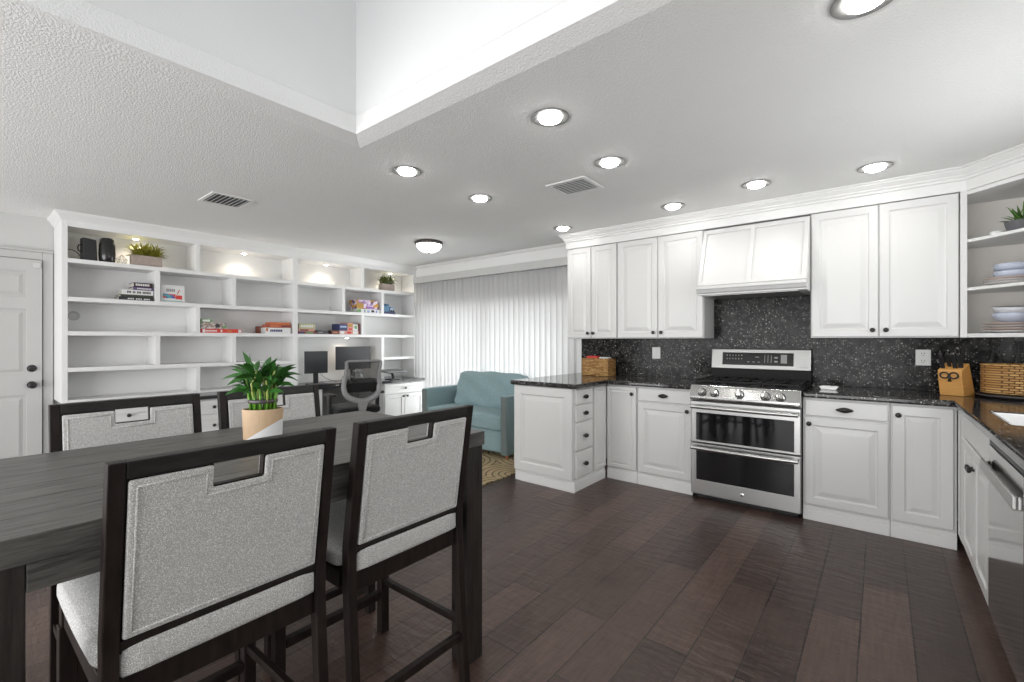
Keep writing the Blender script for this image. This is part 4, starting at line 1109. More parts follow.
def lucky_bamboo(loc):
    r = E('potted_bamboo', 'lucky bamboo in a tan and white pot on the dining table', 'potted plant', loc, R_(50))
    pot = MB()
    # oval pot: tan with white diagonal lower corner, split along a slanted plane
    n = 40; ax, ay = .071, .050; zt_ = .111
    def ring(z): 
        k = .94 + .06 * z / zt_
        return [(ax * k * math.cos(2 * PI * i / n), ay * k * math.sin(2 * PI * i / n), z) for i in range(n)]
    cut = [min(zt_ * .93, max(.0, .030 + .62 * x)) for x, y, _ in ring(0)]
    lo = ring(0); hi = ring(zt_)
    mid = [(lo[i][0] + (hi[i][0] - lo[i][0]) * cut[i] / zt_, lo[i][1] + (hi[i][1] - lo[i][1]) * cut[i] / zt_, cut[i]) for i in range(n)]
    inn = [(x * .9, y * .86, zt_) for x, y, _ in hi]; inb = [(x * .9, y * .86, zt_ - .015) for x, y, _ in hi]
    o = 0; pot.v = lo + mid + hi + inn + inb
    for i in range(n):
        j = (i + 1) % n
        if cut[i] + cut[j] > .001: pot.f.append((i, j, n + j, n + i)); pot.mi.append(1)
        pot.f.append((n + i, n + j, 2 * n + j, 2 * n + i)); pot.mi.append(0)
        pot.f.append((2 * n + i, 2 * n + j, 3 * n + j, 3 * n + i)); pot.mi.append(0)
        pot.f.append((3 * n + i, 3 * n + j, 4 * n + j, 4 * n + i)); pot.mi.append(0)
    pot.f.append(tuple(range(n))[::-1]); pot.mi.append(1)
    pot.build('pot', [TAN, CERAM], r)
    MB().lathe([(1, 0), (.7, .006), (.1, .008)], sx=ax * .88, sy=ay * .84, c=(0, 0, zt_ - .014)).build('moss', SOIL, r, smooth=True)
    rn = random.Random(11)
    stk = MB(); tops = []
    for row in range(5):
        for k in range(9):
            if (k + row) % 2 and row in (0, 4): continue
            x = -.040 + .080 * k / 8 + rn.uniform(-.003, .003); y = -.026 + .013 * row + rn.uniform(-.003, .003)
            if (x / .048) ** 2 + (y / .034) ** 2 > 1.05: continue
            h = rn.uniform(.055, .095)
            stk.tube([(x, y, zt_ - .012), (x * 1.08, y * 1.08, zt_ + h * .5), (x * 1.2, y * 1.25, zt_ + h)], .0042, n=6)
            tops.append((x * 1.2, y * 1.25, zt_ + h))
    stk.build('stalks', STALK, r, smooth=True)
    up = MB()
    for (x, y, z) in tops[::2]:
        pts = [(x, y, z - .03), (x * 1.15 + rn.uniform(-.006, .006), y * 1.1, z + .02), (x * 1.2 + rn.uniform(-.015, .015), y * 1.2 + rn.uniform(-.01, .01), z + .05)]
        up.tube(pts, .0036, n=6)
    up.build('shoots', NODE, r, smooth=True)
    MB().lathe([(1.0, 0), (1.03, .004), (1.03, .010), (1.0, .014)], sx=.050, sy=.038, c=(0, 0, zt_ + .022)).build('ribbon', DTRAY, r, smooth=True)
    lf = MB()
    for (x, y, z) in tops:
        for q in range(3):
            a = math.atan2(y * 1.6, x) + rn.uniform(-1.5, 1.5); el = rn.uniform(.25, 1.4)
            d = (math.cos(a) * math.cos(el), math.sin(a) * math.cos(el), math.sin(el))
            leaf_mesh(lf, (x, y, z + rn.uniform(-.01, .06)), d, rn.uniform(.055, .088), rn.uniform(.009, .014), droop=rn.uniform(.3, 1.3), roll=rn.uniform(-1.1, 1.1))
    for a, el, L in ((PI, .35, .15), (PI * .93, .75, .12), (.1, .45, .14), (-.2, .2, .15), (PI * 1.1, .05, .12), (.3, .8, .12), (PI * .8, 1.2, .17), (PI * 1.3, .4, .12), (PI * 1.5, .5, .11), (PI * 1.65, .35, .12), (0, .9, .13), (PI * 1.2, .9, .13), (PI * 1.7, 1.0, .13)):
        d = (math.cos(a) * math.cos(el), math.sin(a) * math.cos(el), math.sin(el))
        leaf_mesh(lf, (.045 * math.cos(a), .02 * math.sin(a), zt_ + .12), d, L * .68, .012, droop=.8, n=8, roll=rn.choice((-1, 1)) * rn.uniform(.4, 1.1))
    lf.build('leaves', LEAF, r, smooth=True)
    return r
lucky_bamboo((-1.813, .744, TZ + .0005))

def shelf_plant(label, y, z, w, h, d, folmat, spread, n=200, x=BX - .13, hh=.09):
    r = E('potted_plant', label, 'potted plant', (x, y, z + .0005))
    p = MB(); grid_slab(p, [-d / 2, -d / 2 + .01, d / 2 - .01, d / 2], [-w / 2, -w / 2 + .01, w / 2 - .01, w / 2], lambda i, j: not (i == 1 and j == 1), .01, h)
    p.box(-d / 2 + .002, d / 2 - .002, -w / 2 + .002, w / 2 - .002, 0, .01)
    p.build('planter_box', CRATE, r, bevel=.002)
    MB().box(-d / 2 + .011, d / 2 - .011, -w / 2 + .011, w / 2 - .011, .0105, h - .012).build('soil', SOIL, r)
    rn = random.Random(int(y * 100)); lf = MB()
    for i in range(n):
        bx = rn.uniform(-d / 2, d / 2) * .7; by = rn.uniform(-w / 2, w / 2) * .85
        a = rn.uniform(0, 2 * PI); el = rn.uniform(.3, 1.4)
        dd_ = Vector((math.cos(a) * math.cos(el), math.sin(a) * math.cos(el) + by * 4, math.sin(el)))
        leaf_mesh(lf, (bx, by, h - .01 + rn.uniform(0, hh * .5)), dd_, rn.uniform(.3, .7) * hh * 1.1, rn.uniform(.006, .011), droop=.8, n=4)
    lf.build('foliage', folmat, r, smooth=True)
    return r
shelf_plant('yellow-green plant in a long wooden planter box on the bookcase top row', 1.215, z1_, .235, .10, .10, LEAF2, .3, n=420, hh=.14, x=BX - .075)
shelf_plant('small olive plant in a wooden box at the bookcase right end', 4.02, z1_, .21, .095, .10, LEAF3, .3, n=260, hh=.15, x=BX - .075)

# ------------------------------------------------------------------ bookcase contents
def on_shelf(label, cat, name, y, z, x=BX - .06): 
    return E(name, label, cat, (x, y, z + .0006))
# black jug-like box with looping cable
r = on_shelf('black box-shaped jug with loop handle on the bookcase top row', 'jug', 'black_jug', .800, z1_, BX - .09)
MB().hexa([(-.05, -.055, 0), (.045, -.045, 0), (.045, .052, 0), (-.05, .058, 0), (-.045, -.055, .205), (.04, -.045, .208), (.04, .045, .196), (-.045, .05, .192)]).build('body', BLACKP, r, bevel=.006)
MB().tube([(.0, -.052, .145), (.0, -.068, .138), (.0, -.075, .115), (.0, -.072, .09), (.0, -.054, .078)], .005).build('handle', BLACKP, r, smooth=True)
cb_ = MB().tube([(BX - .16, .655, z1_ + .095), (BX - .17, .70, z1_ + .10), (BX - .20, .735, z1_ + .085), (BX - .23, .765, z1_ + .05), (BX - .23, .775, z1_ + .006)], .0035, n=6)
tag(cb_.build('power_cord', CABLE, smooth=True), 'black cord arching to the jug at the bookcase left end', 'cord')
r = on_shelf('tall glossy black tapered speaker beside the jug on top row', 'speaker', 'speaker', .925, z1_, BX - .08)
MB().lathe([(.052, 0), (.058, .01), (.062, .08), (.059, .16), (.050, .215), (.036, .228), (.004, .230)], sx=1, sy=1).build('body', mat('gloss_black', (0.02, 0.02, 0.02), 0.18), r, smooth='auto')
MB().lathe([(.053, .0), (.053, .004), (.05, .004)], c=(0, 0, .0)).build('base_ring', STEEL, r)
r = on_shelf('small wire geometric ornament left of the yellow plant', 'ornament', 'wire_ornament', 1.035, z1_, BX - .10)
w = MB(); P8 = [(.03 * math.cos(i * PI / 3), .03 * math.sin(i * PI / 3), .004) for i in range(6)]; P9 = [(.042 * math.cos(i * PI / 3 + .5), .042 * math.sin(i * PI / 3 + .5), .05) for i in range(6)]
for i in range(6):
    j = (i + 1) % 6
    for a, b in ((P8[i], P8[j]), (P8[i], P9[i]), (P9[i], P9[j]), (P8[j], P9[i]), (P9[i], (0, 0, .095))): w.tube([a, b], .0016, n=5)
w.build('wire_frame', WIRE, r)

def flat_box(label, y0, y1, z, h, m, depth=.19, x=BX - .02, spine=None, name='board_game', cat='game box', rot=0, group=None):
    zb0 = z2_ if z >= z2_ - .001 else z3_
    k = 1.28 if zb0 == z2_ else (1.42 if y0 > 2.2 else 1.18)
    z = zb0 + (z - zb0) * k; h = h * k
    r = E(name, label, cat, (x - depth / 2, (y0 + y1) / 2, z + .0005), rot, group)
    w = (y1 - y0) / 2
    MB().box(-depth / 2, depth / 2, -w, w, 0, h).build('box_body', m, r, bevel=.0015)
    if spine:
        for (a, b, c, d, mm, nm) in spine:
            MB().box(depth / 2 + .0001, depth / 2 + .0012, -w + a * 2 * w, -w + b * 2 * w, c * h, d * h).build(nm, mm, r)
    return r
def glyphs(a, b, c, d, n, m, seed):
    rn = random.Random(seed); out = []
    for i in range(n):
        if rn.random() < .15: continue
        s = (b - a) / n; out.append((a + i * s, a + i * s + s * .62, c, d, m, 'lettering'))
    return out
def book(label, y0, y1, z, h, m, depth=.20, x=BX - .03, spine=None, rot=0):
    r = E('book', label, 'book', (x - depth / 2, (y0 + y1) / 2, z + .0005), rot, 'books stacked on the second bookcase shelf')
    w = (y1 - y0) / 2; t = min(.004, h * .15)
    c = MB(); c.box(-depth / 2, depth / 2, -w, w, 0, t); c.box(-depth / 2, depth / 2, -w, w, h - t, h); c.box(depth / 2 - .004, depth / 2, -w, w, t, h - t)
    c.build('cover', m, r, bevel=.001)
    MB().box(-depth / 2 + .004, depth / 2 - .004, -w + .004, w - .004, t, h - t).build('pages', PAGES, r)
    if spine: 
        l = MB()
        for (a, b, c_, d) in spine: l.box(depth / 2 + .0001, depth / 2 + .001, -w + a * 2 * w, -w + b * 2 * w, c_ * h, d * h)
        l.build('spine_lettering', CARDW if m not in (CARDW,) else BLACKC, r)
    return r
def lt(a, b, n, c=.28, d=.72, skip=()):
    s = (b - a) / n
    return [(a + i * s, a + (i + .7) * s, c, d) for i in range(n) if i not in skip]
zz = z2_
_b = book
def book(l, a, b, z, h, m, **k):
    global zz
    zz = z
    return _b(l, a, b, z2_ + (z - z2_) * 1.18, h * 1.18 - .0005, m, **k)
book('black book at the bottom of the small stack', 1.000, 1.262, zz, .026, BLACKC, spine=lt(.25, .9, 14, .3, .7, (4, 9))); zz += .027
book('dark green book second from bottom of the small stack', 1.012, 1.258, zz, .018, plain('dark_olive_cover', (.05, .06, .04))); zz += .019
book('white book with black spine lettering in the small stack', 1.025, 1.262, zz, .040, CARDW, spine=lt(.15, .92, 17, .3, .72, (3, 6, 10))); zz += .041
book('purple book under the top of the small stack', 1.105, 1.262, zz, .024, plain('purple_cover', (.13, .09, .19)), spine=lt(.2, .9, 10)); zz += .025
book('black book with red lettering topmost of the small stack', 1.110, 1.255, zz, .036, plain('maroon_black_cover', (.045, .02, .025)), spine=lt(.1, .85, 8, .25, .75))
# upright game box leaning to the back
r = E('board_game', 'white game box with blue and red picture on the second shelf', 'game box', (BX - .07, 1.425, z2_ + .0006))
MB().box(-.025, .025, -.10, .10, 0, .175).build('box_body', CARDW, r, bevel=.002)
MB().box(.0252, .026, -.083, .022, .042, .085).build('picture', PRT4, r)
MB().box(.0252, .026, .024, .078, .035, .075).build('picture', RED, r)
m = MB()
for i in range(5): m.box(.0252, .0262, -.055 + i * .015, -.044 + i * .015, .108, .138)
m.build('lettering', GREYC, r)
m = MB(); m.add([(.0252, .032, .085), (.0252, .040, .085), (.0252, .060, .130), (.0252, .052, .133), (.0262, .032, .085), (.0262, .040, .085), (.0262, .060, .130), (.0262, .052, .133)], [(3, 2, 1, 0), (4, 5, 6, 7), (0, 1, 5, 4), (1, 2, 6, 5), (2, 3, 7, 6), (3, 0, 4, 7)])
m.build('picture', ORANGE, r)
MB().box(.0252, .026, -.083, .083, .010, .016).build('stripe', TEALC, r)
# row 3 left: three games
flat_box('long red game box at the bottom of the left bay stack', 1.665, 2.06, z3_, .036, RED, spine=[(0.03, .09, .1, .9, CARDW, 'picture'), (.90, .98, .1, .9, CARDW, 'picture')] + [(.1 + i * .035, .125 + i * .035, .3, .7, CARDW, 'lettering') for i in range(8)] + [(.46, .50, .2, .8, CARDW, 'picture'), (.62, .74, .35, .6, GOLD, 'lettering')])
flat_box('grey-brown patterned game box in the middle of the left bay stack', 1.665, 1.905, z3_ + .037, .056, PRT2, spine=[(.55, .72, .2, .8, BLACKC, 'picture'), (.86, .99, .1, .5, GREEN, 'picture')])
flat_box('small green game box on top of the left bay stack', 1.665, 1.765, z3_ + .094, .030, GREEN, spine=[(.1, .8, .2, .8, PLATEW, 'lettering')])
# row 3 near the stile
flat_box('orange-brown game box lying behind the white one by the stile', 2.30, 2.45, z3_, .060, plain('brown_orange_card', (.30, .10, .06)), depth=.12, x=BX - .155, spine=[(.3, .9, .4, .7, ORANGE, 'stripe')])
flat_box('white game box with dark script by the bookcase stile', 2.31, 2.60, z3_, .048, CARDW, depth=.13, spine=[(.18 + i * .07, .235 + i * .07, .30, .70, NAVY, 'lettering') for i in range(7)] + [(.02, .10, .4, .9, ORANGE, 'picture')])
flat_box('red and brown game box on top of the white one by the stile', 2.325, 2.605, z3_ + .049, .026, plain('brick_card', (.42, .10, .05)), depth=.13, spine=[(.15, .5, .3, .8, ORANGE, 'stripe'), (.6, .95, .2, .7, MAROON, 'stripe')])
flat_box('brick-red slim game box topmost by the bookcase stile', 2.36, 2.59, z3_ + .076, .018, ORANGE, depth=.13)
# row 3 right of stile
flat_box('striped multicolour game box at the bottom right of the stile', 2.695, 2.93, z3_, .022, MAROON, spine=[(.05, .3, .2, .8, NAVY, 'stripe'), (.4, .8, .2, .8, GREEN, 'stripe')])
flat_box('pinkish game box second in the stack right of the stile', 2.695, 2.90, z3_ + .023, .020, PINKC, spine=[(.1, .6, .2, .8, MAROON, 'lettering')])
flat_box('olive game box with pale lettering topmost right of the stile', 2.705, 2.905, z3_ + .044, .046, OLIVE, spine=[(.1 + i * .1, .17 + i * .1, .3, .7, CARDW, 'lettering') for i in range(8)])
flat_box('thin dark game box lying to the right of the olive stack', 2.935, 3.085, z3_, .034, plain('charcoal_card', (.06, .06, .065)), spine=[(.1, .5, .3, .6, GREYC, 'stripe')])
flat_box('dark brown low game box beside the right bay stack', 3.13, 3.235, z3_, .036, plain('dark_brown_card', (.09, .045, .035)), spine=[(.2, .8, .3, .6, ORANGE, 'stripe')])
flat_box('long pale game box under the navy one in the right bay', 3.24, 3.525, z3_, .034, PINKC, spine=[(.05, .25, .1, .9, CARDW, 'picture'), (.4, .6, .2, .8, RED, 'lettering'), (.7, .95, .1, .9, CARDW, 'picture')])
flat_box('navy blue game box on the pale one in the right bay', 3.24, 3.355, z3_ + .035, .062, NAVY, spine=[(.1, .9, .45, .7, LBLUE, 'lettering')])
flat_box('salmon patterned game box beside the navy one in the right bay', 3.358, 3.44, z3_ + .035, .075, PINKC, spine=[(.1, .9, .5, .85, GOLD, 'picture'), (.2, .8, .1, .3, RED, 'lettering')])
flat_box('green and white game box at the right of the right bay', 3.442, 3.515, z3_ + .035, .062, PRT3, spine=[(.3, .8, .3, .8, GREEN, 'picture')])
flat_box('upright maroon box against the right bay divider', 3.530, 3.555, z3_, .105, MAROON)
# row 2 right: purple/gold box over pale boxes
flat_box('large purple and gold picture game box on the upper right shelf', 3.50, 3.84, z2_ + .040, .098, PRT1, spine=[(.0, .30, .0, .62, GOLD, 'picture'), (.40, .80, .05, .30, PURPLE, 'lettering')])
flat_box('green and white flat game box left under the purple one', 3.50, 3.625, z2_, .039, PRT3, spine=[(0, .5, .1, .9, GREEN, 'picture')])
flat_box('white and blue flat game box right under the purple one', 3.63, 3.87, z2_, .039, PRT3, spine=[(.1, .3, .2, .8, LBLUE, 'lettering'), (.4, .6, .2, .8, BLACKC, 'lettering')])
# blue toy vehicle set
r = E('blue_toy_set', 'blue stepped building-block model on dark base, upper right shelf', 'toy', (BX - .10, 4.045, z2_ + .0006))
MB().box(-.05, .05, -.11, .11, 0, .034).build('base', NAVY, r, bevel=.003)
m = MB(); m.box(-.04, .04, -.10, .01, .0345, .12); m.box(-.03, .03, -.10, -.07, .12, .17); m.box(-.03, .03, -.03, .01, .12, .15); m.cyl((-.0, -.085, .17), (0, -.085, .20), .012, n=12); m.build('block_tower', plain('mid_blue_block', (.10, .22, .36)), r, bevel=.003)
m = MB(); m.box(-.035, .035, .03, .10, .0345, .092); m.box(-.03, .03, .045, .09, .092, .112); m.build('cab', LBLUE, r, bevel=.003)
for y in (.045, .085):
    MB().cyl((.036, y, .048), (.046, y, .048), .013, n=14).build('wheel', BLACKC, r)

# ------------------------------------------------------------------ desk items
DT = .7305
def monitor(label, x, y, w, zlo, zhi, rot, tag_=None):
    r = E('monitor', label, 'monitor', (x, y, DT), rot, None)
    a, b = zlo - DT, zhi - DT
    MB().box(-.012, .012, -w / 2, w / 2, a, b).build('screen_housing', BLACKP, r, bevel=.003)
    MB().box(.0122, .0132, -w / 2 + .008, w / 2 - .008, a + .014, b - .008).build('screen', SCREEN, r)
    MB().box(-.035, -.0125, -.03, .03, .004, (a + b) / 2 + .05).build('stand_neck', BLACKP, r, bevel=.004)
    MB().box(-.10, .10, -.11, .11, 0, .010).build('stand_base', BLACKP, r, bevel=.004)
    return r
monitor('smaller black monitor at the left of the desk niche', -5.52, 2.90, .275, .868, 1.145, R_(-14))
monitor('wide black monitor at the centre of the desk niche', -5.66, 3.51, .51, .885, 1.197, R_(-4))
r = E('keyboard', 'black keyboard on the desk in front of the left monitor', 'keyboard', (-5.31, 2.93, DT), R_(-8))
MB().box(-.065, .065, -.21, .21, 0, .018).build('body', BLACKP, r, bevel=.004)
k = MB()
for i in range(4):
    for j in range(13): k.box(-.055 + i * .028, -.032 + i * .028, -.20 + j * .031, -.174 + j * .031, .0182, .023)
k.build('keys', GREYP, r, bevel=.002)
m = MB().cushion(-.05, .05, -.03, .03, 0, .034, bulge=.0, r=.015, n=8)
tag(m.build('computer_mouse', BLACKP, loc=(-5.31, 3.22, DT), smooth=True), 'black mouse right of the keyboard on the desk', 'mouse')
# laptop on stand at the right end
r = E('laptop_stand', 'black stand raising a flat laptop at the desk right side', 'laptop stand', (-5.37, 3.94, DT), R_(0))
MB().box(-.08, .08, -.07, .07, 0, .008).build('base_plate', BLACKM, r, bevel=.002)
MB().beam((.03, .0, .008), (-.02, .0, .105), .014, .010).build('riser', BLACKM, r, bevel=.002)
MB().hexa([(-.11, -.14, .108), (.11, -.14, .092), (.11, .14, .092), (-.11, .14, .108), (-.11, -.14, .116), (.11, -.14, .100), (.11, .14, .100), (-.11, .14, .116)]).build('tray', BLACKM, r, bevel=.002)
r = E('laptop', 'closed dark laptop lying on the raised stand at the desk', 'laptop', (-5.37, 3.94, DT))
MB().hexa([(-.12, -.17, .1185), (.12, -.17, .1015), (.12, .17, .1015), (-.12, .17, .1185), (-.12, -.17, .140), (.12, -.17, .123), (.12, .17, .123), (-.12, .17, .140)]).build('body', GREYP, r, bevel=.004)
# glass jar and desk tray seen through the chair back
r = E('glass_jar', 'clear round glass jar on the desk behind the office chair', 'jar', (-5.455, 3.43, DT))
MB().lathe([(.05, 0), (.085, .03), (.092, .07), (.075, .115), (.05, .13), (.05, .14), (.045, .14), (.045, .128), (.07, .112), (.087, .07), (.08, .033), (.048, .006), (.002, .006)], n=28).build('jar_glass', GLASS, r, smooth=True)
MB().lathe([(.054, .1405), (.054, .150), (.015, .158), (.012, .172), (.002, .173)], n=24).build('lid', STEEL, r, smooth='auto')
r = E('desk_organizer', 'low black organizer tray on the desk behind the chair', 'organizer', (-5.275, 3.42, DT))
g = MB(); grid_slab(g, [-.06, -.055, .055, .06], [-.14, -.135, 0, .005, .135, .14], lambda i, j: not (i == 1 and j in (1, 3)), .003, .045); g.box(-.059, .059, -.139, .139, 0, .003)
g.build('tray_walls', BLACKP, r)
def cord(label, pts, m=CABLE, rad=.0025):
    return tag(MB().tube(pts, rad, n=6).build('desk_cable', m, smooth=True), label, 'cable', 'cables on the desk')
def crv(P, n=10):
    out = []
    P = [Vector(p) for p in P]; P = [P[0]] + P + [P[-1]]
    for i in range(1, len(P) - 2):
        for k in range(n):
            t = k / n; a, b, c, d = P[i - 1], P[i], P[i + 1], P[i + 2]
            out.append(.5 * ((2 * b) + (-a + c) * t + (2 * a - 5 * b + 4 * c - d) * t * t + (-a + 3 * b - 3 * c + d) * t ** 3))
    out.append(P[-2]); return out
cord('thin dark cable sagging beside the left monitor', crv([(-5.52, 2.95, .86), (-5.5, 3.02, .80), (-5.47, 3.08, .77), (-5.45, 3.16, .736)]))
cord('looped dark cable between the monitors on the desk', crv([(-5.40, 3.16, .735), (-5.42, 3.20, .80), (-5.43, 3.24, .83), (-5.42, 3.28, .80), (-5.40, 3.27, .74)]))

# office chair
oc_ = E('office_chair', 'grey and black mesh-back office chair at the desk', 'office chair', (-4.86, 3.02, 0), R_(168))
# local +x is the way the sitter faces
base = MB(); base.lathe([(.045, .07), (.045, .12), (.03, .14), (.01, .14)], n=18)
for i in range(5):
    a = i * 2 * PI / 5 + .3
    base.beam((.03 * math.cos(a), .03 * math.sin(a), .10), (.30 * math.cos(a), .30 * math.sin(a), .075), .022, .014, a1=.014, b1=.010)
base.build('star_base', BLACKP, oc_, bevel=.003)
for i in range(5):
    a = i * 2 * PI / 5 + .3; c = Vector((.30 * math.cos(a), .30 * math.sin(a), .0)); t = Vector((-math.sin(a), math.cos(a), 0))
    w = MB(); w.cyl(c + t * .006 + Vector((0, 0, .0285)), c + t * .024 + Vector((0, 0, .0285)), .028, n=16); w.cyl(c - t * .006 + Vector((0, 0, .0285)), c - t * .024 + Vector((0, 0, .0285)), .028, n=16); w.cyl(c + Vector((0, 0, .03)), c + Vector((0, 0, .07)), .007, n=8); w.cyl(c - t * .01 + Vector((0, 0, .0285)), c + t * .01 + Vector((0, 0, .0285)), .008, n=8)
    w.build('caster', BLACKP, oc_, smooth='auto')
MB().cyl((0, 0, .14), (0, 0, .40), .025, n=16).build('gas_lift', BLACKM, oc_, smooth='auto')
MB().box(-.12, .10, -.09, .09, .395, .43).build('mechanism', BLACKP, oc_, bevel=.01)
MB().cushion(-.23, .26, -.245, .245, .43, .515, bulge=.01, r=.04, n=12).build('seat', MESHF, oc_, smooth=True)
def back_pt(t, s=1, off=0.0):
    """side profile of the Y-shaped frame: t 0 bottom centre .. 1 top"""
    W = [(0, .0), (.03, .08), (.10, .15), (.22, .195), (.40, .210), (.60, .195), (.80, .190), (1.0, .20)]
    for i in range(len(W) - 1):
        if W[i][0] <= t <= W[i + 1][0]:
            k = (t - W[i][0]) / (W[i + 1][0] - W[i][0]); yv = W[i][1] + (W[i + 1][1] - W[i][1]) * k
    z = .585 + .455 * t
    x = -.27 - .035 * math.sin(PI * min(1, t * 1.1)) * -1 - .05 * t
    return Vector((x + off, s * yv, z))
fb = MB()
ptsL = [back_pt(i / 24, -1) for i in range(24, -1, -1)]; ptsR = [back_pt(i / 24, 1) for i in range(1, 25)]
fb.tube(ptsL + ptsR, .019, n=10, radii=[.017 + .018 * (1 - abs(i - 24) / 24) for i in range(49)])
fb.tube([back_pt(1, -1), back_pt(1, -1) + Vector((.0, .03, .008)), back_pt(1, 1) + Vector((.0, -.03, .008)), back_pt(1, 1)], .014, n=10)
fb.build('back_frame', FRAMEG, oc_, smooth=True)
fb2 = MB(); off = .035
fb2.tube([back_pt(i / 24, -1, off) for i in range(24, -1, -1)] + [back_pt(i / 24, 1, off) for i in range(1, 25)], .011, n=8)
fb2.tube([back_pt(1, -1, off), back_pt(1, 1, off)], .012, n=8)
fb2.build('mesh_rim', BLACKP, oc_, smooth=True)
net = MB(); nn_ = 20; o = 0
for i in range(nn_ + 1):
    t = .02 + .98 * i / nn_
    a, b = back_pt(t, -1, off), back_pt(t, 1, off)
    for k in range(7):
        q = a.lerp(b, k / 6); q.x -= .02 * math.sin(PI * k / 6); net.v.append(tuple(q))
for i in range(nn_):
    for k in range(6): net.quad(i * 7 + k, i * 7 + k + 1, (i + 1) * 7 + k + 1, (i + 1) * 7 + k)
net.build('back_mesh', NET, oc_, smooth=True)
MB().cushion(-.262, -.228, -.17, .17, .69, .80, bulge=.0, r=.012, n=6).build('lumbar_pad', MESHF, oc_, smooth=True)
sp = MB(); sp.beam((-.10, 0, .42), (-.25, 0, .44), .045, .018); sp.beam((-.25, 0, .44), (-.285, 0, .60), .045, .018, up=(0, 1, 0), a1=.018, b1=.065); sp.build('back_support', FRAMEG, oc_, bevel=.008)
for s in (-1, 1):
    a = MB(); a.beam((.0, s * .24, .45), (.0, s * .29, .45), .025, .015); a.beam((.0, s * .285, .44), (-.01, s * .285, .64), .018, .025, up=(1, 0, 0)); a.build('arm_post', BLACKP, oc_, bevel=.006)
    MB().cushion(-.13, .12, s * .285 - .045, s * .285 + .045, .64, .672, bulge=.0, r=.014, n=8).build('arm_pad', BLACKP, oc_, smooth=True)

# ------------------------------------------------------------------ counter items
def basket(label, loc, w, d, h, rot=0, rnd=False):
    r = E('wicker_basket', label, 'basket', loc, rot)
    m = MB()
    if rnd:
        m.lathe([(.90, 0), (1, .01), (1.0, h), (.95, h), (.94, .012), (.05, .012)], sx=w / 2, sy=d / 2, n=48)
    else:
        grid_slab(m, [-w / 2, -w / 2 + .01, w / 2 - .01, w / 2], [-d / 2, -d / 2 + .01, d / 2 - .01, d / 2], lambda i, j: not (i == 1 and j == 1), .008, h); m.box(-w / 2 + .001, w / 2 - .001, -d / 2 + .001, d / 2 - .001, 0, .008)
    m.build('weave', WICKER, r, bevel=.004 if not rnd else 0, smooth='auto' if rnd else False)
    rm = MB()
    if rnd: rm.tube([(w / 2 * .985 * math.cos(a), d / 2 * .985 * math.sin(a), h) for a in [2 * PI * i / 48 for i in range(49)]], .006, n=8)
    else: rm.tube([(-w / 2 + .005, -d / 2 + .005, h), (w / 2 - .005, -d / 2 + .005, h), (w / 2 - .005, d / 2 - .005, h), (-w / 2 + .005, d / 2 - .005, h), (-w / 2 + .005, -d / 2 + .005, h)], .006, n=8)
    rm.build('rim', WICKER, r, smooth=True)
    return r
CT = .9155
bk = basket('square golden wicker basket on the peninsula end of the worktop', (-2.295, 4.28, CT), .30, .18, .175)
r = E('snack_packet', 'red and orange packet poking out of the left basket', 'packet', (-2.335, 4.28, CT + .0085))
MB().box(-.085, .05, -.05, .03, 0, .195).build('packet_body', RED, r, bevel=.012)
r = E('snack_packet', 'white packet poking out of the left basket', 'packet', (-2.215, 4.275, CT + .0085))
MB().box(-.055, .055, -.05, .04, 0, .185).build('packet_body', CARDW, r, bevel=.012)

tr = MB().lathe([(.17, 0), (.215, .008), (.228, .022), (.222, .024), (.205, .012), (.16, .006), (.02, .006)], n=48, sx=1.0, sy=.80)
tag(tr.build('dark_tray', DTRAY, loc=(.705, 4.225, CT), smooth=True), 'dark oval tray under the right wicker basket', 'tray')
basket('large round golden wicker basket on a dark tray by the sink', (.705, 4.225, CT + .0245), .40, .30, .185, 0, True)
for q, (x, y, rr_, hh) in enumerate(((.60, 4.428, .045, .35), (.72, 4.428, .045, .36))):
    r = E('glass_carafe', ['clear glass carafe behind the right basket, left one', 'clear glass carafe behind the right basket, right one'][q], 'carafe', (x, y, CT), 0, 'carafes behind the basket')
    MB().lathe([(rr_ * .8, 0), (rr_, .02), (rr_, hh * .62), (rr_ * .55, hh * .82), (rr_ * .5, hh), (rr_ * .45, hh), (rr_ * .5, hh * .82), (rr_ * .93, hh * .61), (rr_ * .93, .02), (.002, .012)], n=28).build('glass_body', GLASS, r, smooth=True)
# knife block
r = E('knife_block', 'beech knife block with black-handled knives and scissors', 'knife block', (.385, 4.20, CT), R_(-27))
kbk = MB(); kbk.prism([(-.045, 0), (.105, 0), (.025, .215), (-.075, .168), (-.070, .120)], -.062, .062, 'x')
kbk.build('block', WOODK, r, bevel=.004)
dirn = Vector((0, -.35, .937)).normalized()
for (x, y, L, w_) in ((-.044, -.045, .085, .011), (-.020, -.020, .075, .010), (.018, -.040, .085, .012), (.042, -.030, .080, .012), (.030, .0, .10, .012)):
    z0 = .168 + (y + .075) / .10 * .047 - .006; L *= 1.25
    p0 = Vector((x, y, z0)); k = MB(); k.beam(p0, p0 + dirn * L, .007, w_, up=(1, 0, 0)); hdl = k.build('knife_handle', BLACKP, r, bevel=.004)
    k = MB()
    for t in (.25, .5, .75):
        c = p0 + dirn * L * t; k.cyl(c + Vector((0, -.0118, -.0045)), c + Vector((0, -.0135, -.005)), .003, n=8)
    k.cyl(p0 + dirn * (L - .001), p0 + dirn * (L + .006), .008, n=12); k.build('rivets', CHROME, hdl)
sc_ = MB()
for q in (-1, 1):
    sc_.tube([(q * .024 + .022 * math.cos(a), -.079, .135 + .019 * math.sin(a)) for a in [2 * PI * i / 20 for i in range(21)]], .005, n=6)
sc_.beam((-.006, -.077, .128), (.006, -.068, .095), .005, .003); sc_.beam((.006, -.077, .128), (-.006, -.068, .095), .005, .003)
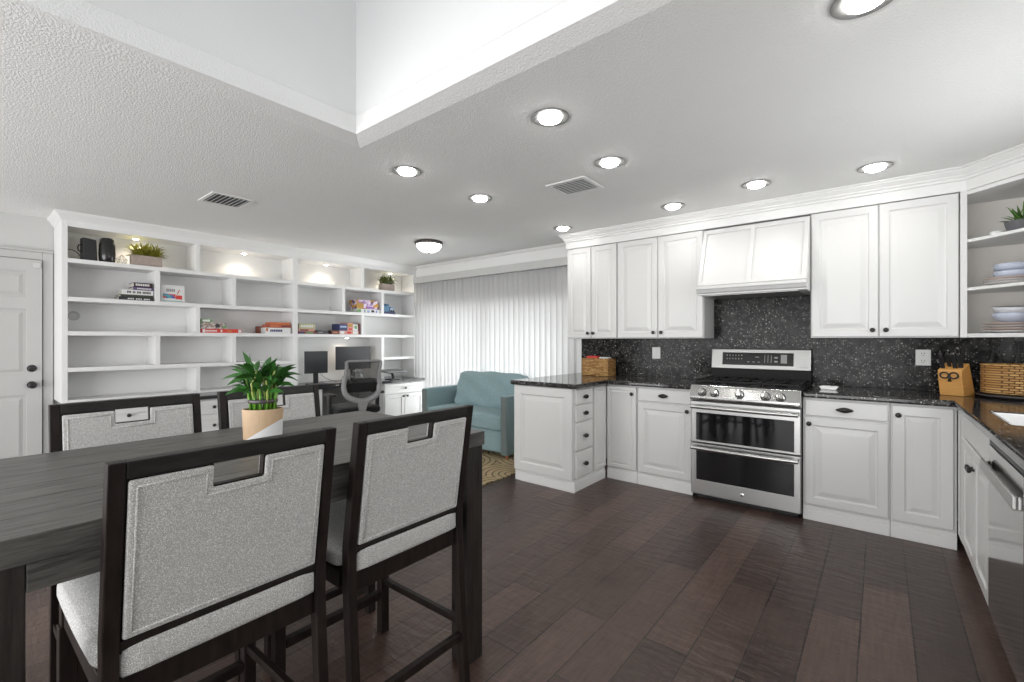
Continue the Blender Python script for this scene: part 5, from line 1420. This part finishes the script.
sc_.build('scissor_handles', BLACKP, r, smooth=True)
# white dish on the counter
r = E('spoon_rest', 'small white rectangular dish on the counter right of the stove', 'dish', (-.30, 4.14, CT))
m = MB(); m.prism([(-.045, .0), (.045, .0), (.06, .022), (.052, .022), (.04, .006), (-.04, .006), (-.052, .022), (-.06, .022)], -.045, .045, 'y'); m.box(-.05, .05, -.045, -.04, .006, .022); m.box(-.05, .05, .04, .045, .006, .022)
m.build('dish_body', CERAM, r, bevel=.002)

# ------------------------------------------------------------------ dishes on the corner shelves
def dish(name, label, cat, loc, prof, m, group, tilt=0, sx=1, sy=1):
    o = MB().lathe(prof, n=36, sx=sx, sy=sy).build(name, m, loc=loc, smooth=True)
    o.rotation_euler = (tilt, 0, 0)
    return tag(o, label, cat, group)
PL = [(.07, 0), (.08, .002), (.135, .014), (.138, .017), (.13, .016), (.08, .006), (.01, .005)]
BL = [(.045, 0), (.05, .003), (.082, .020), (.094, .045), (.092, .047), (.078, .024), (.045, .008), (.004, .007)]
S0, S1, S2 = 1.325, 1.625, 1.940
px, py = .640, 4.160
pl_labels = ['bottom plate of the stack on the lowest corner shelf', 'second plate up in the stack on the lowest corner shelf', 'third plate up in the stack on the lowest corner shelf', 'pinkish top plate of the stack on the lowest corner shelf']
for i in range(4):
    dish('dinner_plate', pl_labels[i], 'plate', (px - .005, py, S0 + .001 + i * .0155), PL, PLATEP if i in (1, 3) else PLATEG, 'plates on the lowest corner shelf')
for i in range(2):
    dish('cereal_bowl', ['pale blue bowl resting on the plates, lowest corner shelf', 'tilted pale bowl topmost on the lowest corner shelf'][i], 'bowl', (px + .01, py, S0 + .066 + i * .042), [(r_ * 1.12, z_ * 1.25) for r_, z_ in BL], BOWLB if i == 0 else mat('pale_bowl', (.64, .65, .68), .3), 'bowls on the lowest corner shelf', tilt=0 if i == 0 else R_(5))
for i in range(3):
    dish('dinner_plate', ['bottom plate under the bowls on the middle corner shelf', 'middle plate under the bowls on the middle corner shelf', 'pinkish plate directly under the bowls, middle corner shelf'][i], 'plate', (px, py, S1 + .001 + i * .0135), [(r_ * .95, z_) for r_, z_ in PL], [PLATEG, PLATEG, PLATEP][i], 'plates on the middle corner shelf')
for i in range(2):
    dish('cereal_bowl', ['lower straight-sided blue bowl on the middle corner shelf', 'upper straight-sided blue bowl on the middle corner shelf'][i], 'bowl', (px + .015, py, S1 + .045 + i * .043), [(r_ * 1.08, z_ * 1.25) for r_, z_ in [(.065, 0), (.085, .004), (.092, .018), (.093, .034), (.090, .034), (.086, .016), (.06, .008), (.004, .008)]], BOWLB, 'bowls on the middle corner shelf')
r = E('potted_succulent', 'spiky green succulent in a grey pot on the top corner shelf', 'potted plant', (.665, 4.10, S2 + .0005))
MB().lathe([(.055, 0), (.06, .004), (.072, .066), (.066, .066), (.058, .045), (.004, .045)], n=28).build('pot', GPOT, r, smooth='auto')
MB().lathe([(.054, .041), (.04, .046), (.004, .047)], n=20).build('soil', SOIL, r)
lf = MB(); rn = random.Random(4)
for i in range(34):
    a = rn.uniform(0, 2 * PI); el = rn.uniform(.3, 1.4)
    leaf_mesh(lf, (rn.uniform(-.02, .02), rn.uniform(-.02, .02), .052), (math.cos(a) * math.cos(el), math.sin(a) * math.cos(el), math.sin(el)), rn.uniform(.08, .14), .010, droop=.2, fold=.5, n=5)
lf.build('leaves', LEAF4, r, smooth=True)
dish('ramekin', 'small white ramekin left of the succulent, top corner shelf', 'bowl', (.575, 4.17, S2 + .0005), [(.028, 0), (.032, .004), (.036, .028), (.033, .028), (.029, .006), (.004, .006)], CERAM, None)

# ------------------------------------------------------------------ ceiling lights and vents
lights = [(-1.298, 1.909, 'recessed ceiling light nearest the light well, above the floor centre', 1), (-1.331, 2.629, 'recessed ceiling light beside the kitchen ceiling vent', 1),
          (-2.453, 1.917, 'leftmost recessed ceiling light, off the light well corner', 1), (-2.468, 2.644, 'recessed ceiling light over the middle, left of the kitchen vent', 1),
          (-1.354, 3.822, 'recessed ceiling light in front of the left hood-side cabinets', 1), (-.698, 3.662, 'recessed ceiling light directly in front of the range hood', 1),
          (-.028, 3.791, 'recessed ceiling light in front of the right wall cabinets', 1), (-2.478, 3.874, 'recessed ceiling light at the blinds end of the kitchen cabinets', 1),
          (-.04, 1.90, 'recessed ceiling light at the top edge, nearest the camera', 1)]
def can(x, y, label):
    r = E('recessed_light', label, 'ceiling light', (x, y, CZ), 0, 'recessed ceiling lights')
    MB().lathe([(.094, -.0005), (.096, -.005), (.088, -.006), (.056, -.0015), (.050, -.0008)], n=40).build('trim_ring', NICKEL, r, smooth='auto')
    MB().lathe([(.050, -.0015), (.056, -.008), (.053, -.016), (.036, -.024), (.003, -.027)], n=32).build('bulb', BULB, r, smooth='auto')
    d = bpy.data.lights.new('bulb_glow', 'SPOT'); d.energy = 2.8; d.spot_size = R_(160); d.spot_blend = 0.7; d.shadow_soft_size = .05; d.color = (1, .97, .93)
    lo = bpy.data.objects.new('bulb_glow', d); lo.location = (0, 0, -.085); lo.parent = r; col.objects.link(lo)
    return r
for x, y, lab, p in lights: can(x, y, lab)
r = E('dome_light', 'frosted dome ceiling light with a dark rim near the bookcase', 'ceiling light', (-4.025, 3.457, CZ))
MB().lathe([(.155, -.0005), (.160, -.010), (.158, -.030), (.148, -.036), (.140, -.036)], n=40).build('rim', mat('bronze_rim', (.10, .09, .085), .35, metal=.5), r, smooth='auto')
MB().lathe([(.142, -.034), (.138, -.055), (.115, -.088), (.075, -.110), (.035, -.119), (.004, -.121)], n=36).build('glass_bowl', DOME, r, smooth=True)
MB().lathe([(.010, -.120), (.012, -.126), (.008, -.134), (.002, -.138)], n=14).build('finial', BRONZE, r, smooth=True)

def vent(label, cx, cy, sx, sy, along, rot=0):
    r = E('ceiling_vent', label, 'vent', (cx, cy, CZ), rot)
    f = MB(); fw = .028
    grid_slab(f, [-sx / 2, -sx / 2 + fw, sx / 2 - fw, sx / 2], [-sy / 2, -sy / 2 + fw, sy / 2 - fw, sy / 2], lambda i, j: not (i == 1 and j == 1), -.008, -.0005)
    f.build('frame', TRIM, r, bevel=.002)
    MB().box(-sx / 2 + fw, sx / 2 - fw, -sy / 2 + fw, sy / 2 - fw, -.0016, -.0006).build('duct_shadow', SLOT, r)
    L = (sx if along == 'x' else sy) - 2 * fw
    n = int(L / .030)
    for i in range(n):
        p = -L / 2 + (i + .5) * L / n
        s = MB()
        if along == 'x': s.hexa([(p - .006, -sy / 2 + fw, -.011), (p - .003, -sy / 2 + fw, -.011), (p - .003, sy / 2 - fw, -.011), (p - .006, sy / 2 - fw, -.011), (p + .001, -sy / 2 + fw, -.002), (p + .004, -sy / 2 + fw, -.002), (p + .004, sy / 2 - fw, -.002), (p + .001, sy / 2 - fw, -.002)])
        else: s.hexa([(-sx / 2 + fw, p - .006, -.011), (sx / 2 - fw, p - .006, -.011), (sx / 2 - fw, p - .003, -.011), (-sx / 2 + fw, p - .003, -.011), (-sx / 2 + fw, p + .001, -.002), (sx / 2 - fw, p + .001, -.002), (sx / 2 - fw, p + .004, -.002), (-sx / 2 + fw, p + .004, -.002)])
        s.build('louver', TRIM, r)
    return r
vent('white ceiling vent above the dining end, left of the light well', -4.09, 1.405, .34, .31, 'y')
vent('white ceiling vent between the recessed kitchen lights', -1.74, 2.88, .32, .30, 'y')
